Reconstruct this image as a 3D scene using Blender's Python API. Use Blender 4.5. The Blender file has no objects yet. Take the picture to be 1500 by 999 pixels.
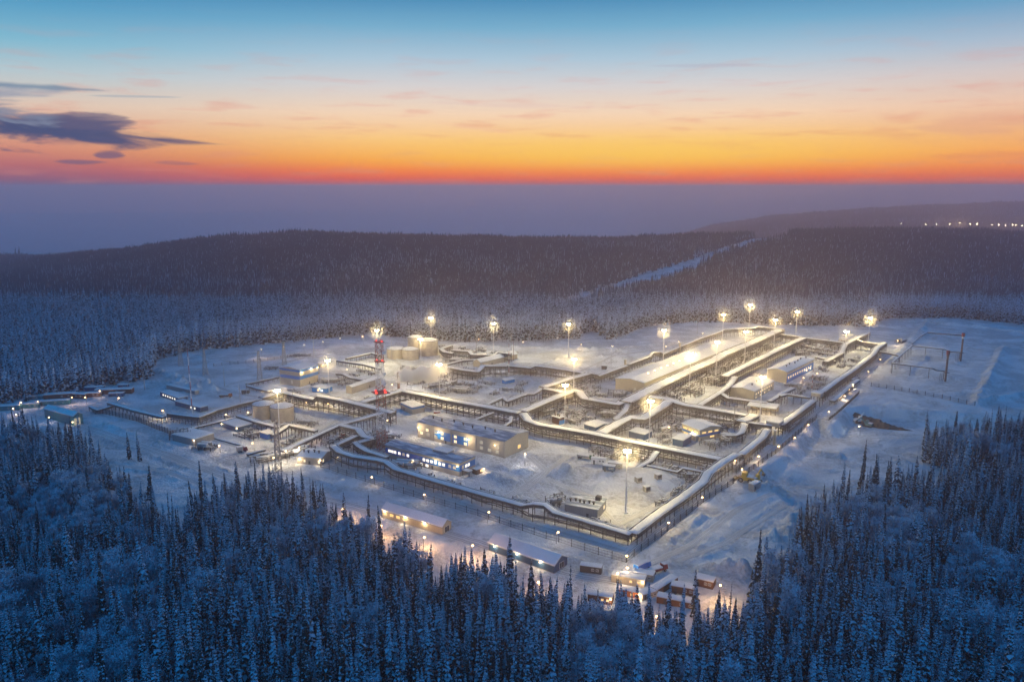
import bpy, math, random
import numpy as np
from mathutils import Vector, Matrix
R_ = math.radians
SC = bpy.context.scene
COL = SC.collection

# ------------------------------------------------------------------ camera
FPX, CX, CY, HOR, H = 1155.0, 750.0, 499.5, 274.0, 150.0     # photograph pixels, metres
PITCH = math.atan((CY - HOR) / FPX)
cam = bpy.data.cameras.new('camera'); camo = bpy.data.objects.new('camera', cam); COL.objects.link(camo)
camo.location = (0, 0, H); camo.rotation_euler = (math.pi / 2 - PITCH, 0, 0)
cam.sensor_fit = 'HORIZONTAL'; cam.sensor_width = 36.0; cam.lens = 36.0 * FPX / 1500.0
cam.clip_start = 1.0; cam.clip_end = 120000.0
SC.camera = camo
SC.view_settings.view_transform = 'Standard'; SC.view_settings.look = 'None'
SC.view_settings.exposure = 0.0; SC.view_settings.gamma = 1.0; SC.view_settings.use_curve_mapping = False
SC.render.engine = 'CYCLES'
cy = SC.cycles
cy.use_denoising = True; cy.denoiser = 'OPENIMAGEDENOISE'; cy.denoising_input_passes = 'RGB_ALBEDO_NORMAL'
cy.max_bounces = 5; cy.diffuse_bounces = 2; cy.glossy_bounces = 1; cy.transmission_bounces = 2; cy.volume_bounces = 4
cy.transparent_max_bounces = 8; cy.caustics_reflective = False; cy.caustics_refractive = False
cy.use_light_tree = True; cy.sample_clamp_indirect = 4.0; cy.sample_clamp_direct = 60.0
cy.use_adaptive_sampling = True; cy.adaptive_threshold = 0.02

def lin(c):
    return tuple(((v / 255) / 12.92 if v / 255 <= 0.04045 else ((v / 255 + 0.055) / 1.055) ** 2.4) for v in c)
def elev(y): return math.atan((CY - y) / FPX) - PITCH

# ------------------------------------------------------------------ world: dusk sky
W = bpy.data.worlds.new('World'); SC.world = W; W.use_nodes = True
nt = W.node_tree; nt.nodes.clear()
class NB:
    def __init__(s, t): s.t = t
    def n(s, typ, **kw):
        x = s.t.nodes.new(typ)
        for k, v in kw.items(): setattr(x, k, v)
        return x
    def put(s, sock, v):
        if hasattr(v, 'is_linked'): s.t.links.new(v, sock)
        elif v is not None: sock.default_value = v
    def m(s, op, a, b=None, c=None, clamp=False):
        x = s.n('ShaderNodeMath', operation=op, use_clamp=clamp)
        s.put(x.inputs[0], a); s.put(x.inputs[1], b)
        if c is not None: s.put(x.inputs[2], c)
        return x.outputs[0]
    def ss(s, v, lo, hi, a=0.0, b=1.0):
        x = s.n('ShaderNodeMapRange', interpolation_type='SMOOTHSTEP')
        s.put(x.inputs[0], v); x.inputs[1].default_value = lo; x.inputs[2].default_value = hi
        x.inputs[3].default_value = a; x.inputs[4].default_value = b
        return x.outputs[0]
    def mix(s, f, a, b):
        x = s.n('ShaderNodeMix', data_type='RGBA')
        s.put(x.inputs[0], f)
        for i, v in ((6, a), (7, b)):
            if hasattr(v, 'is_linked'): s.t.links.new(v, x.inputs[i])
            else: x.inputs[i].default_value = (*v[:3], 1)
        return x.outputs[2]
    def ramp(s, f, stops):
        x = s.n('ShaderNodeValToRGB'); e = x.color_ramp.elements
        stops = sorted(stops, key=lambda q: q[0])
        while len(e) < len(stops): e.new(0.5)
        for el, (p, c) in zip(e, stops): el.position = p; el.color = (*c, 1)
        s.put(x.inputs[0], f); return x.outputs[0]
w = NB(nt)
tc = w.n('ShaderNodeTexCoord'); sep = w.n('ShaderNodeSeparateXYZ'); nt.links.new(tc.outputs['Generated'], sep.inputs[0])
el = w.m('ARCSINE', sep.outputs[2]); az = w.m('ARCTAN2', sep.outputs[0], sep.outputs[1])
EMAX = R_(30); E0 = R_(-6)
fac = w.m('DIVIDE', w.m('SUBTRACT', el, E0), EMAX - E0, clamp=True)
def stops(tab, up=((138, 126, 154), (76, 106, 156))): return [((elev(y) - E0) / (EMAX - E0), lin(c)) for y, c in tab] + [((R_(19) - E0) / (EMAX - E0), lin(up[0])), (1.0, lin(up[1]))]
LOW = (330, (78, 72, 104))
mid = w.ramp(fac, stops([LOW, (275, (214, 66, 46)), (263, (248, 78, 32)), (250, (255, 112, 36)), (234, (255, 158, 58)), (205, (253, 200, 132)),
                         (168, (246, 214, 184)), (128, (215, 210, 210)), (88, (172, 198, 216)), (40, (116, 172, 204)), (0, (76, 142, 186))]))
lef = w.ramp(fac, stops([LOW, (275, (128, 86, 116)), (260, (160, 96, 118)), (246, (188, 108, 112)), (228, (212, 136, 118)), (203, (224, 168, 140)),
                         (168, (222, 200, 184)), (128, (180, 200, 208)), (88, (126, 184, 208)), (40, (84, 156, 196)), (0, (52, 130, 182))], ((52, 98, 152), (44, 90, 144))))
rig = w.ramp(fac, stops([LOW, (275, (190, 78, 70)), (262, (232, 98, 60)), (247, (246, 130, 70)), (228, (250, 160, 92)), (203, (240, 176, 132)),
                         (168, (236, 196, 172)), (128, (212, 198, 196)), (88, (168, 186, 206)), (40, (106, 158, 196)), (0, (64, 128, 178))]))
sky = w.mix(w.ss(az, R_(-34), R_(-7), 1, 0), mid, lef)
sky = w.mix(w.ss(az, R_(14), R_(36)), sky, rig)
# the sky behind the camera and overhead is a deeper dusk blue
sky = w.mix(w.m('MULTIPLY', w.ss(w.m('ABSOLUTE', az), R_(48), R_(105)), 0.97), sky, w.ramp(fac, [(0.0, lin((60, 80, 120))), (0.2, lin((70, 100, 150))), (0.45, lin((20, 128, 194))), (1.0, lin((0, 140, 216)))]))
# thin long streaks and the dark cloud bank in the west
az_d = w.m('MULTIPLY', az, 180 / math.pi); el_d = w.m('MULTIPLY', el, 180 / math.pi)
comb = w.n('ShaderNodeCombineXYZ'); nt.links.new(w.m('MULTIPLY', az_d, 0.22), comb.inputs[0]); nt.links.new(w.m('MULTIPLY', el_d, 1.6), comb.inputs[1])
nz = w.n('ShaderNodeTexNoise'); nz.inputs['Scale'].default_value = 1.0; nz.inputs['Detail'].default_value = 5; nt.links.new(comb.outputs[0], nz.inputs['Vector'])
wob = w.m('SUBTRACT', nz.outputs['Fac'], 0.5)
streak = w.ss(nz.outputs['Fac'], 0.50, 0.72, 0, 0.42)
sky = w.mix(w.m('MULTIPLY', streak, w.ss(el_d, 12.0, 2.0)), sky, lin((222, 138, 122)))
def azp(x): return math.degrees(math.atan((x - CX) / FPX * 1.012))
def elp(x, y): return math.degrees(elev(y)) * math.cos(R_(azp(x)))
cb2 = w.n('ShaderNodeCombineXYZ'); nt.links.new(w.m('MULTIPLY', az_d, 0.16), cb2.inputs[0]); nt.links.new(w.m('MULTIPLY', el_d, 0.85), cb2.inputs[1])
nz2 = w.n('ShaderNodeTexNoise'); nz2.inputs['Scale'].default_value = 1.0; nz2.inputs['Detail'].default_value = 8; nz2.inputs['Roughness'].default_value = 0.6; nz2.inputs['Distortion'].default_value = 0.6; nt.links.new(cb2.outputs[0], nz2.inputs['Vector'])
wob2 = w.m('SUBTRACT', nz2.outputs['Fac'], 0.5)
def streaknode(x0, y0, x1, y1, t0, t1, dens, k):
    a0, a1, e0, e1 = azp(x0), azp(x1), elp(x0, y0), elp(x1, y1)
    tt = w.m('DIVIDE', w.m('SUBTRACT', az_d, a0), a1 - a0)
    line = w.m('ADD', w.m('MULTIPLY', tt, e1 - e0), e0)
    th = w.m('MAXIMUM', w.m('ADD', w.m('MULTIPLY', tt, (t1 - t0) * 0.0496), t0 * 0.0496), 0.02)
    d = w.m('DIVIDE', w.m('ABSOLUTE', w.m('SUBTRACT', el_d, line)), th)
    endf = w.m('ABSOLUTE', w.m('MULTIPLY', w.m('SUBTRACT', tt, 0.5), 2.0))
    val = w.m('SUBTRACT', w.m('ADD', w.m('SUBTRACT', 1.0, d), w.m('MULTIPLY', wob2, 5.0 * k + 1.2)), w.m('MULTIPLY', w.m('POWER', endf, 3.0), 1.1))
    return w.ss(val, -0.15, 0.85, 0.0, dens)
glow = w.m('ADD', w.m('POWER', w.m('DIVIDE', w.m('SUBTRACT', az_d, 9.0), 21.0), 2.0), w.m('POWER', w.m('DIVIDE', w.m('SUBTRACT', el_d, 2.3), 1.3), 2.0))
sky = w.mix(w.m('MULTIPLY', w.m('EXPONENT', w.m('MULTIPLY', glow, -1.0)), 0.62), sky, lin((255, 216, 92)))
for (q, colr) in (((-150, 166, 345, 212, 34, 6, .97, .45), (68, 78, 118)), ((-200, 176, 250, 196, 30, 10, .8, .7), (66, 80, 122)), ((110, 170, 235, 190, 16, 9, .75, 1.0), (96, 92, 124)), ((-60, 146, 112, 170, 20, 14, .55, 1.3), (120, 128, 152)), ((-150, 150, 92, 168, 22, 12, .55, 1.6), (130, 140, 165)),
                  ((-160, 110, 200, 134, 7, 4, .75, .2), (96, 130, 160)), ((-160, 122, 140, 136, 16, 8, .55, .4), (128, 142, 170)), ((-160, 126, 120, 142, 11, 5, .45, .4), (130, 145, 172)), ((150, 140, 300, 143, 2, 2, .5, .1), (150, 165, 180)),
                  ((100, 237, 185, 238, 4, 3, .75, .2), (112, 92, 124)), ((158, 227, 208, 229, 8, 5, .8, .4), (104, 88, 122)), ((240, 238, 312, 241, 4, 2, .5, .3), (150, 100, 118)),
                  ((930, 97, 1100, 95, 4, 3, .3, .2), (170, 165, 185)), ((620, 150, 900, 158, 5, 3, .25, .5), (225, 190, 185)), ((640, 180, 760, 196, 5, 3, .25, .4), (240, 180, 160)),
                  ((1280, 190, 1560, 172, 12, 14, .35, .6), (222, 160, 140)), ((1330, 232, 1560, 222, 8, 9, .35, .5), (226, 130, 100))):
    sky = w.mix(streaknode(*q), sky, lin(colr))
nis = w.n('ShaderNodeTexSky', sky_type='NISHITA'); nis.sun_disc = False; nis.sun_elevation = R_(-2.0); nis.sun_rotation = R_(8)
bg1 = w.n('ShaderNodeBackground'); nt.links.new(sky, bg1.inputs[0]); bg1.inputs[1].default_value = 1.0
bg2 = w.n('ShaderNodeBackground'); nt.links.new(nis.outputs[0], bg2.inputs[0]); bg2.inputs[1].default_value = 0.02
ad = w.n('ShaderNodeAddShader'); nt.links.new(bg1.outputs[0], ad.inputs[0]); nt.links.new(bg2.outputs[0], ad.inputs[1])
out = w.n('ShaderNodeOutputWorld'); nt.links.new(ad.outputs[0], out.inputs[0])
W.cycles.sampling_method = 'MANUAL'; W.cycles.sample_map_resolution = 1024

# light strengths of the plant's own lamps (watts)
MAST_W, POST_W, WALL_W = 62000.0, 480.0, 420.0
WARM = (1.0, 0.74, 0.28)
HAZE_DENSITY, HAZE_G = 0.00024, 0.80

# ------------------------------------------------------------------ picture <-> place
cp, sp = math.cos(PITCH), math.sin(PITCH)
def ray(x, y):
    a, b = (x - CX) / FPX, (CY - y) / FPX
    return (a, cp + b * sp, -sp + b * cp)
def P(x, y, z=0.0):
    d = ray(x, y); t = (z - H) / d[2]
    return Vector((d[0] * t, d[1] * t, z))
def W2P(x, y, z):
    dz = z - H
    depth = y * cp - dz * sp; up = y * sp + dz * cp
    return CX + FPX * x / depth, CY - FPX * up / depth
def tanY(y):                                   # height drop per metre of depth for an image row
    d = ray(CX, y); return -d[2] / d[1]
# ------------------------------------------------------------------ terrain
def hash2(ix, iy, s):
    n = (ix.astype(np.int64) * 374761393 + iy.astype(np.int64) * 668265263 + s * 1442695041) & 0x7fffffff
    n = ((n ^ (n >> 13)) * 1274126177) & 0x7fffffff
    return ((n ^ (n >> 16)) & 0xffff) / 65535.0
def vnoise(x, y, s=0):
    x0, y0 = np.floor(x), np.floor(y); fx, fy = x - x0, y - y0
    fx = fx * fx * (3 - 2 * fx); fy = fy * fy * (3 - 2 * fy)
    a, b = hash2(x0, y0, s), hash2(x0 + 1, y0, s); c, d = hash2(x0, y0 + 1, s), hash2(x0 + 1, y0 + 1, s)
    return (a * (1 - fx) + b * fx) * (1 - fy) + (c * (1 - fx) + d * fx) * fy - 0.5
def fbm(x, y, s=0, o=4):
    r, a = 0, 1.0
    for k in range(o): r = r + a * vnoise(x, y, s + k * 17); x, y, a = x * 2.03 + 7.1, y * 2.03 + 3.7, a * 0.5
    return r
def sstep(t, a, b):
    t = np.clip((t - a) / (b - a), 0, 1); return t * t * (3 - 2 * t)
def dpoly(x, y, pts, closed=False):            # distance to a polyline, and position along it
    best = np.full(np.shape(x), 1e9)
    q = list(pts) + ([pts[0]] if closed else [])
    for (ax, ay), (bx, by) in zip(q[:-1], q[1:]):
        dx, dy = bx - ax, by - ay; L = dx * dx + dy * dy + 1e-9
        t = np.clip(((x - ax) * dx + (y - ay) * dy) / L, 0, 1)
        best = np.minimum(best, np.hypot(x - ax - t * dx, y - ay - t * dy))
    return best
def inpoly(x, y, pts):
    r = np.zeros(np.shape(x), bool); n = len(pts)
    for i in range(n):
        (ax, ay), (bx, by) = pts[i], pts[(i + 1) % n]
        if ay == by: continue
        r ^= ((ay > y) != (by > y)) & (x < (bx - ax) * (y - ay) / (by - ay) + ax)
    return r
def PP(pts, z=0.0): return [tuple(P(a, b, z)[:2]) for a, b in pts]

RIDGE = [(-500, 440), (-100, 410), (0, 399), (100, 386), (200, 371), (330, 354), (450, 345), (560, 349), (750, 355), (860, 356), (950, 352), (1050, 349), (1150, 345), (1300, 342), (1500, 347), (2000, 352)]
RZ = [H - 1800 * tanY(y + 6) for _, y in RIDGE]; RX = [x for x, _ in RIDGE]
R2 = [(-600, 420), (900, 380), (1040, 340), (1120, 326), (1200, 318), (1350, 309), (1500, 304), (2000, 300)]
R2Z = [H - 5200 * tanY(y) for _, y in R2]; R2X = [x for x, _ in R2]
R3 = [(-600, 330), (1150, 292), (1250, 277), (1330, 270.5), (1430, 270), (1560, 272), (2000, 280)]
R3Z = [H - 11000 * tanY(y) for _, y in R3]; R3X = [x for x, _ in R3]

PLANTPOLY = PP([(470, 690), (700, 757), (918, 825), (1060, 724), (1196, 612), (1300, 520), (1290, 470), (1050, 472), (700, 500), (380, 500), (220, 560), (140, 600), (300, 650)])
LOWZ = -7.0
LOWPOLY = PP([(1098, 692), (1150, 656), (1196, 611), (1214, 622), (1238, 598), (1268, 592), (1360, 600), (1520, 612), (1700, 640), (1900, 760), (1500, 900), (1300, 800), (1190, 770), (1150, 740), (1120, 712)])
BERMS = [  # pixels on the ground, width m, height m
    ([(757, 719), (787, 705), (807, 708)], 5, 1.5), ([(800, 697), (820, 689), (833, 693)], 7, 2.2), ([(807, 700), (833, 708), (867, 717), (880, 715)], 3.5, 1.3),
    ([(927, 727), (953, 733), (973, 733), (993, 721), (1011, 707)], 3.5, 1.1), ([(923, 737), (945, 743), (951, 752), (924, 768)], 3, 1.2),
    ([(700, 683), (708, 695), (740, 705), (757, 705)], 3, 1.2), ([(727, 684), (760, 692), (793, 688)], 3, 1.2), ([(706, 690), (735, 698)], 3, 0.9),
    ([(977, 792), (1003, 779), (1024, 760)], 3.5, 1.9), ([(1032, 765), (1073, 737), (1111, 741), (1105, 747), (1076, 772), (1032, 765)], 2.2, 0.9),
    ([(1120, 716), (1150, 714), (1171, 726), (1172, 753), (1150, 780), (1128, 800)], 5, 2.4), ([(960, 812), (985, 800), (1000, 790)], 4, 1.0), ([(980, 818), (1003, 806), (990, 800)], 2.5, 1.0),
    ([(150, 622), (250, 655), (345, 697)], 3.2, 1.5), ([(440, 697), (560, 740), (700, 782), (860, 826)], 2.6, 0.9), ([(215, 676), (300, 706)], 2.2, 0.7),
    ([(285, 572), (300, 568), (316, 571)], 8, 4.0), ([(250, 567), (268, 561)], 5, 2.0), ([(322, 573), (345, 574)], 4, 1.5),
    ([(1357, 474), (1332, 503), (1300, 533)], 5, 2.41), ([(1470, 511), (1432, 592), (1500, 578)], 5, 2.6), ([(1357, 474), (1430, 480), (1520, 490)], 4, 2.5), ([(1262, 478), (1320, 480), (1350, 482)], 4, 1.6),
    ([(1150, 640), (1180, 650), (1240, 655), (1330, 665)], 4, 1.2), ([(1140, 664), (1190, 668), (1250, 676)], 3, 0.8), ([(1040, 520), (850, 512), (700, 508)], 4, 1.4),
    ([(795, 535), (830, 520)], 3, 1.0), ([(850, 540), (884, 526), (880, 521)], 3, 1.0), ([(640, 575), (700, 558), (740, 547)], 2.5, 0.8), ([(860, 513), (1000, 502)], 3, 1.0),
    ([(233, 543), (255, 551)], 5, 2.0), ([(225, 561), (270, 561)], 3, 1.2), ([(480, 612), (500, 606)], 4, 1.0), ([(570, 560), (640, 555)], 2, 0.6), ([(1045, 838), (1075, 836), (1088, 842)], 5, 3.0),
    ([(380, 548), (470, 535), (540, 520)], 2.5, 0.8), ([(300, 545), (330, 548)], 2.5, 0.7)]
BERMW = [(PP(p), w_, h_) for p, w_, h_ in BERMS]
BUMPS = [(P(935, 700), 24, 3.2), (P(1153, 690, -6), 16, 4.2), (P(1330, 640, -6), 20, 2.5), (P(1250, 655, -6), 14, 1.6), (P(820, 690), 12, 1.5), (P(1416, 578), 22, 2.6), (P(1380, 520), 16, 1.5), (P(296, 574), 10, 2.0),
         (P(1335, 684, -6), 14, 2.2), (P(1180, 640, -6), 14, 1.5), (P(1064, 840), 9, 1.8), (P(470, 690), 6, 1.0)]
ROADS = [([(60, 604), (150, 634), (250, 668), (345, 703), (430, 719), (540, 748), (700, 795), (830, 838), (905, 852)], 7.5, 'road', 'packed snow road running outside the long front fence'),
         ([(300, 640), (420, 674), (520, 689), (620, 721), (760, 764), (918, 810)], 5.5, 'road', 'packed snow patrol road between the front fence and the covered pipeline'),
         ([(922, 812), (980, 768), (1035, 727), (1090, 688), (1135, 658), (1190, 608), (1240, 572), (1300, 517)], 5.5, 'road', 'packed snow lane along the right side of the perimeter pipeline'),
         ([(640, 615), (776, 636), (850, 652), (930, 668), (1020, 684)], 6.5, 'road', 'cleared snow street behind the big beige building'),
         ([(330, 546), (400, 535), (470, 519), (560, 508)], 6, 'road', 'snow road under the row of small lamps at the back'),
         ([(775, 668), (800, 690), (770, 712), (742, 728)], 5, 'road', 'curving vehicle track between the snow banks in the front yard'),
         ([(742, 728), (788, 706), (802, 690), (832, 668)], 3.4, 'road', 'narrow wheel track beside the curved snow bank'), ([(800, 700), (850, 722), (905, 737), (950, 748), (1010, 712), (1036, 690)], 3.4, 'road', 'wheel track looping round the snow mound'),
         ([(935, 832), (1010, 800), (1080, 746), (1132, 722)], 3.6, 'road', 'wheel track over the open snow right of the front corner'), ([(990, 822), (1060, 796), (1110, 764), (1150, 740)], 3.2, 'road', 'second wheel track over the open snow right of the front corner'),
         ([(1040, 507), (960, 513), (900, 521), (846, 546)], 3.6, 'road', 'curving track on the back snow field'), ([(560, 515), (600, 545), (660, 560), (760, 572)], 3.6, 'road', 'track across the middle yard'),
         ([(1170, 694), (1240, 700), (1310, 690), (1420, 706)], 3.4, 'road', 'track in the low snow field right of the plant'), ([(160, 680), (240, 690), (330, 722)], 3.0, 'road', 'faint track on the white slope at the left'),
         ([(880, 745), (905, 770), (960, 740), (1020, 700)], 3.2, 'road', 'track inside the right perimeter rack'), ([(590, 590), (500, 612), (430, 650), (380, 660)], 3.4, 'road', 'track through the yard of the two tanks'), ([(300, 560), (340, 575), (420, 590)], 3.0, 'road', 'track over the left yard')]
ROADW = [(PP(p), w_) for p, w_, _, _ in ROADS]
def terrain(x, y):
    x, y = np.asarray(x, float), np.asarray(y, float)
    ys = np.maximum(y, 60.0)
    px = CX + FPX * x / (0.985 * ys)
    zr = np.interp(px, RX, RZ); z2 = np.interp(px, R2X, R2Z); z3 = np.interp(px, R3X, R3Z)
    fal = np.interp(px, [0, 1000, 1250], [-95, -80, -48])
    h = -14 * sstep(y, 940, 1250) * (1 - sstep(y, 1250, 1500)) 
    h = h + zr * sstep(y, 1150, 1800) * (1 - sstep(y, 1800, 2700)) + fal * sstep(y, 1850, 2700) * (1 - sstep(y, 2900, 5200)) 
    h = h + z2 * sstep(y, 2900, 5200) * (1 - sstep(y, 5300, 7500)) - 110 * sstep(y, 5300, 7500) * (1 - sstep(y, 8000, 11000)) + z3 * sstep(y, 8000, 11000)
    h = h + 5.0 * fbm(x / 160, y / 160, 5, 3) * sstep(y, 1000, 1500)
    near = (y < 1000)
    hn = np.zeros_like(h)
    X, Y = x[near], y[near]
    if X.size:
        ins = inpoly(X, Y, LOWPOLY); dl = dpoly(X, Y, LOWPOLY, True)
        lowm = np.where(ins, sstep(dl, 0, 10), 0.0)
        left = X < -95
        plant = inpoly(X, Y, PLANTPOLY); dp = dpoly(X, Y, PLANTPOLY, True)
        wild = np.where(plant, 0.0, sstep(dp, 2, 25))
        v = LOWZ * lowm + 0.42 * fbm(X / 9, Y / 9, 1, 4) + 0.45 * np.maximum(0, fbm(X / 3.2, Y / 3.2, 61, 2) + .1) * sstep(fbm(X / 28, Y / 28, 62, 2), -.05, .2) + wild * (1.5 * fbm(X / 38, Y / 38, 2, 4) + 0.7 * fbm(X / 22 + Y / 60, Y / 7, 3, 4))
        rm = np.ones_like(X)
        for pl, ww in ROADW: rm = np.minimum(rm, sstep(dpoly(X, Y, pl), ww * 0.55, ww * 0.55 + 6.5))
        ch = fbm(X / 4.5, Y / 4.5, 9, 3); ch2 = vnoise(X / 1.8, Y / 1.8, 77)
        for pl, ww, hh in BERMW:
            d = dpoly(X, Y, pl); v = v + rm * 1.05 * hh * np.exp(-(d / ww) ** 2 * 1.6) * np.maximum(0.15, 1.0 + (2.2 * ch + 1.0 * ch2) * (.35 if hh in (2.5, 2.6, 2.41) else 1))
        for c, rr, hh in BUMPS: v = v + hh * np.exp(-((X - c.x) ** 2 + (Y - c.y) ** 2) / rr ** 2)
        bank = np.zeros_like(X)
        for pl, ww in ROADW: d = dpoly(X, Y, pl); bank = np.maximum(bank, np.exp(-((d - ww * .5 - 1.6) / 1.1) ** 2))
        v = v * rm + bank * np.clip(.55 + 1.5 * ch + .5 * ch2, .05, 1.6) * (rm > 0.02) + (1 - rm) * LOWZ * lowm
        hn[near] = v
    return h + hn

def G1(x, y): return float(terrain(np.array([x]), np.array([y]))[0])
def G(px, py):                                  # pixel -> point on the ground
    z = 0.0
    for _ in range(4):
        p = P(px, py, z); z = G1(p.x, p.y)
    return Vector((p.x, p.y, z))

# ------------------------------------------------------------------ materials
def newmat(name):
    m = bpy.data.materials.new(name); m.use_nodes = True; t = m.node_tree; t.nodes.clear(); b = NB(t)
    o = b.n('ShaderNodeOutputMaterial'); p = b.n('ShaderNodeBsdfPrincipled'); t.links.new(p.outputs[0], o.inputs[0])
    return m, b, p, o
def mat(name, col, rough=0.7, metal=0.0, var=0.12, scale=0.6, bump=0.0, bscale=2.0):
    m, b, p, o = newmat(name)
    tcn = b.n('ShaderNodeTexCoord'); nzn = b.n('ShaderNodeTexNoise'); nzn.inputs['Scale'].default_value = scale; nzn.inputs['Detail'].default_value = 6
    b.t.links.new(tcn.outputs['Object'], nzn.inputs['Vector'])
    k = b.ss(nzn.outputs['Fac'], 0.3, 0.7)
    c = b.mix(k, [v * (1 - var) for v in col], [min(1, v * (1 + var)) for v in col])
    b.t.links.new(c, p.inputs['Base Color']); p.inputs['Roughness'].default_value = rough; p.inputs['Metallic'].default_value = metal
    if bump:
        n2 = b.n('ShaderNodeTexNoise'); n2.inputs['Scale'].default_value = bscale; n2.inputs['Detail'].default_value = 6; b.t.links.new(tcn.outputs['Object'], n2.inputs['Vector'])
        bp = b.n('ShaderNodeBump'); bp.inputs['Strength'].default_value = 1.0; bp.inputs['Distance'].default_value = bump
        b.t.links.new(n2.outputs['Fac'], bp.inputs['Height']); b.t.links.new(bp.outputs[0], p.inputs['Normal'])
    return m
def emat(name, col, strength):
    m, b, p, o = newmat(name)
    e = b.n('ShaderNodeEmission'); e.inputs[0].default_value = (*col, 1); e.inputs[1].default_value = strength
    b.t.links.new(e.outputs[0], o.inputs[0]); m.cycles.emission_sampling = 'NONE'; return m
def cladding(name, col, rough=0.55, pitch=1.1):          # sheet panels with seams
    m, b, p, o = newmat(name)
    tcn = b.n('ShaderNodeTexCoord'); s = b.n('ShaderNodeSeparateXYZ'); b.t.links.new(tcn.outputs['Object'], s.inputs[0])
    u = b.m('ADD', s.outputs[0], s.outputs[1]); fr = b.m('FRACT', b.m('DIVIDE', u, pitch)); seam = b.m('LESS_THAN', fr, 0.06)
    nzn = b.n('ShaderNodeTexNoise'); nzn.inputs['Scale'].default_value = 0.35; nzn.inputs['Detail'].default_value = 6; b.t.links.new(tcn.outputs['Object'], nzn.inputs['Vector'])
    c = b.mix(nzn.outputs['Fac'], [v * 0.82 for v in col], [min(1, v * 1.12) for v in col]); c = b.mix(b.m('MULTIPLY', seam, 0.55), c, [v * 0.5 for v in col])
    b.t.links.new(c, p.inputs['Base Color']); p.inputs['Roughness'].default_value = rough; return m
def snowmat(name, a, b_, bump1, bump2, tracks=False):
    m, b, p, o = newmat(name)
    tcn = b.n('ShaderNodeTexCoord')
    n1 = b.n('ShaderNodeTexNoise'); n1.inputs['Scale'].default_value = 0.05; n1.inputs['Detail'].default_value = 8; b.t.links.new(tcn.outputs['Object'], n1.inputs['Vector'])
    n2 = b.n('ShaderNodeTexNoise'); n2.inputs['Scale'].default_value = 0.55; n2.inputs['Detail'].default_value = 8; n2.inputs['Roughness'].default_value = 0.62; b.t.links.new(tcn.outputs['Object'], n2.inputs['Vector'])
    c = b.mix(b.ss(n1.outputs['Fac'], 0.35, 0.65), a, b_)
    if tracks:                                   # trodden, gritty patches
        n3 = b.n('ShaderNodeTexNoise'); n3.inputs['Scale'].default_value = 0.028; n3.inputs['Detail'].default_value = 10; n3.inputs['Roughness'].default_value = 0.72; n3.inputs['Distortion'].default_value = 1.2; b.t.links.new(tcn.outputs['Object'], n3.inputs['Vector'])
        c = b.mix(b.m('MULTIPLY', b.ss(n3.outputs['Fac'], 0.45, 0.56), b.ss(n2.outputs['Fac'], 0.38, 0.62, 0.25, 0.9)), c, (0.33, 0.335, 0.345))
    b.t.links.new(c, p.inputs['Base Color']); p.inputs['Roughness'].default_value = 0.65
    bp = b.n('ShaderNodeBump'); bp.inputs['Strength'].default_value = 0.9; bp.inputs['Distance'].default_value = bump1
    hgt = b.m('ADD', b.m('MULTIPLY', n1.outputs['Fac'], bump2), n2.outputs['Fac'])
    b.t.links.new(hgt, bp.inputs['Height']); b.t.links.new(bp.outputs[0], p.inputs['Normal']); return m
def dustmat():
    m, b, p, o = newmat('dusted_roof'); tcn = b.n('ShaderNodeTexCoord'); mp_ = b.n('ShaderNodeMapping'); mp_.inputs['Scale'].default_value = (.12, .5, .5); b.t.links.new(tcn.outputs['Object'], mp_.inputs[0])
    n1 = b.n('ShaderNodeTexNoise'); n1.inputs['Scale'].default_value = 1.0; n1.inputs['Detail'].default_value = 7; b.t.links.new(mp_.outputs[0], n1.inputs['Vector'])
    b.t.links.new(b.mix(b.ss(n1.outputs['Fac'], .42, .62), (.17, .21, .27), (.52, .56, .62)), p.inputs['Base Color']); p.inputs['Roughness'].default_value = .6; return m
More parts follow.
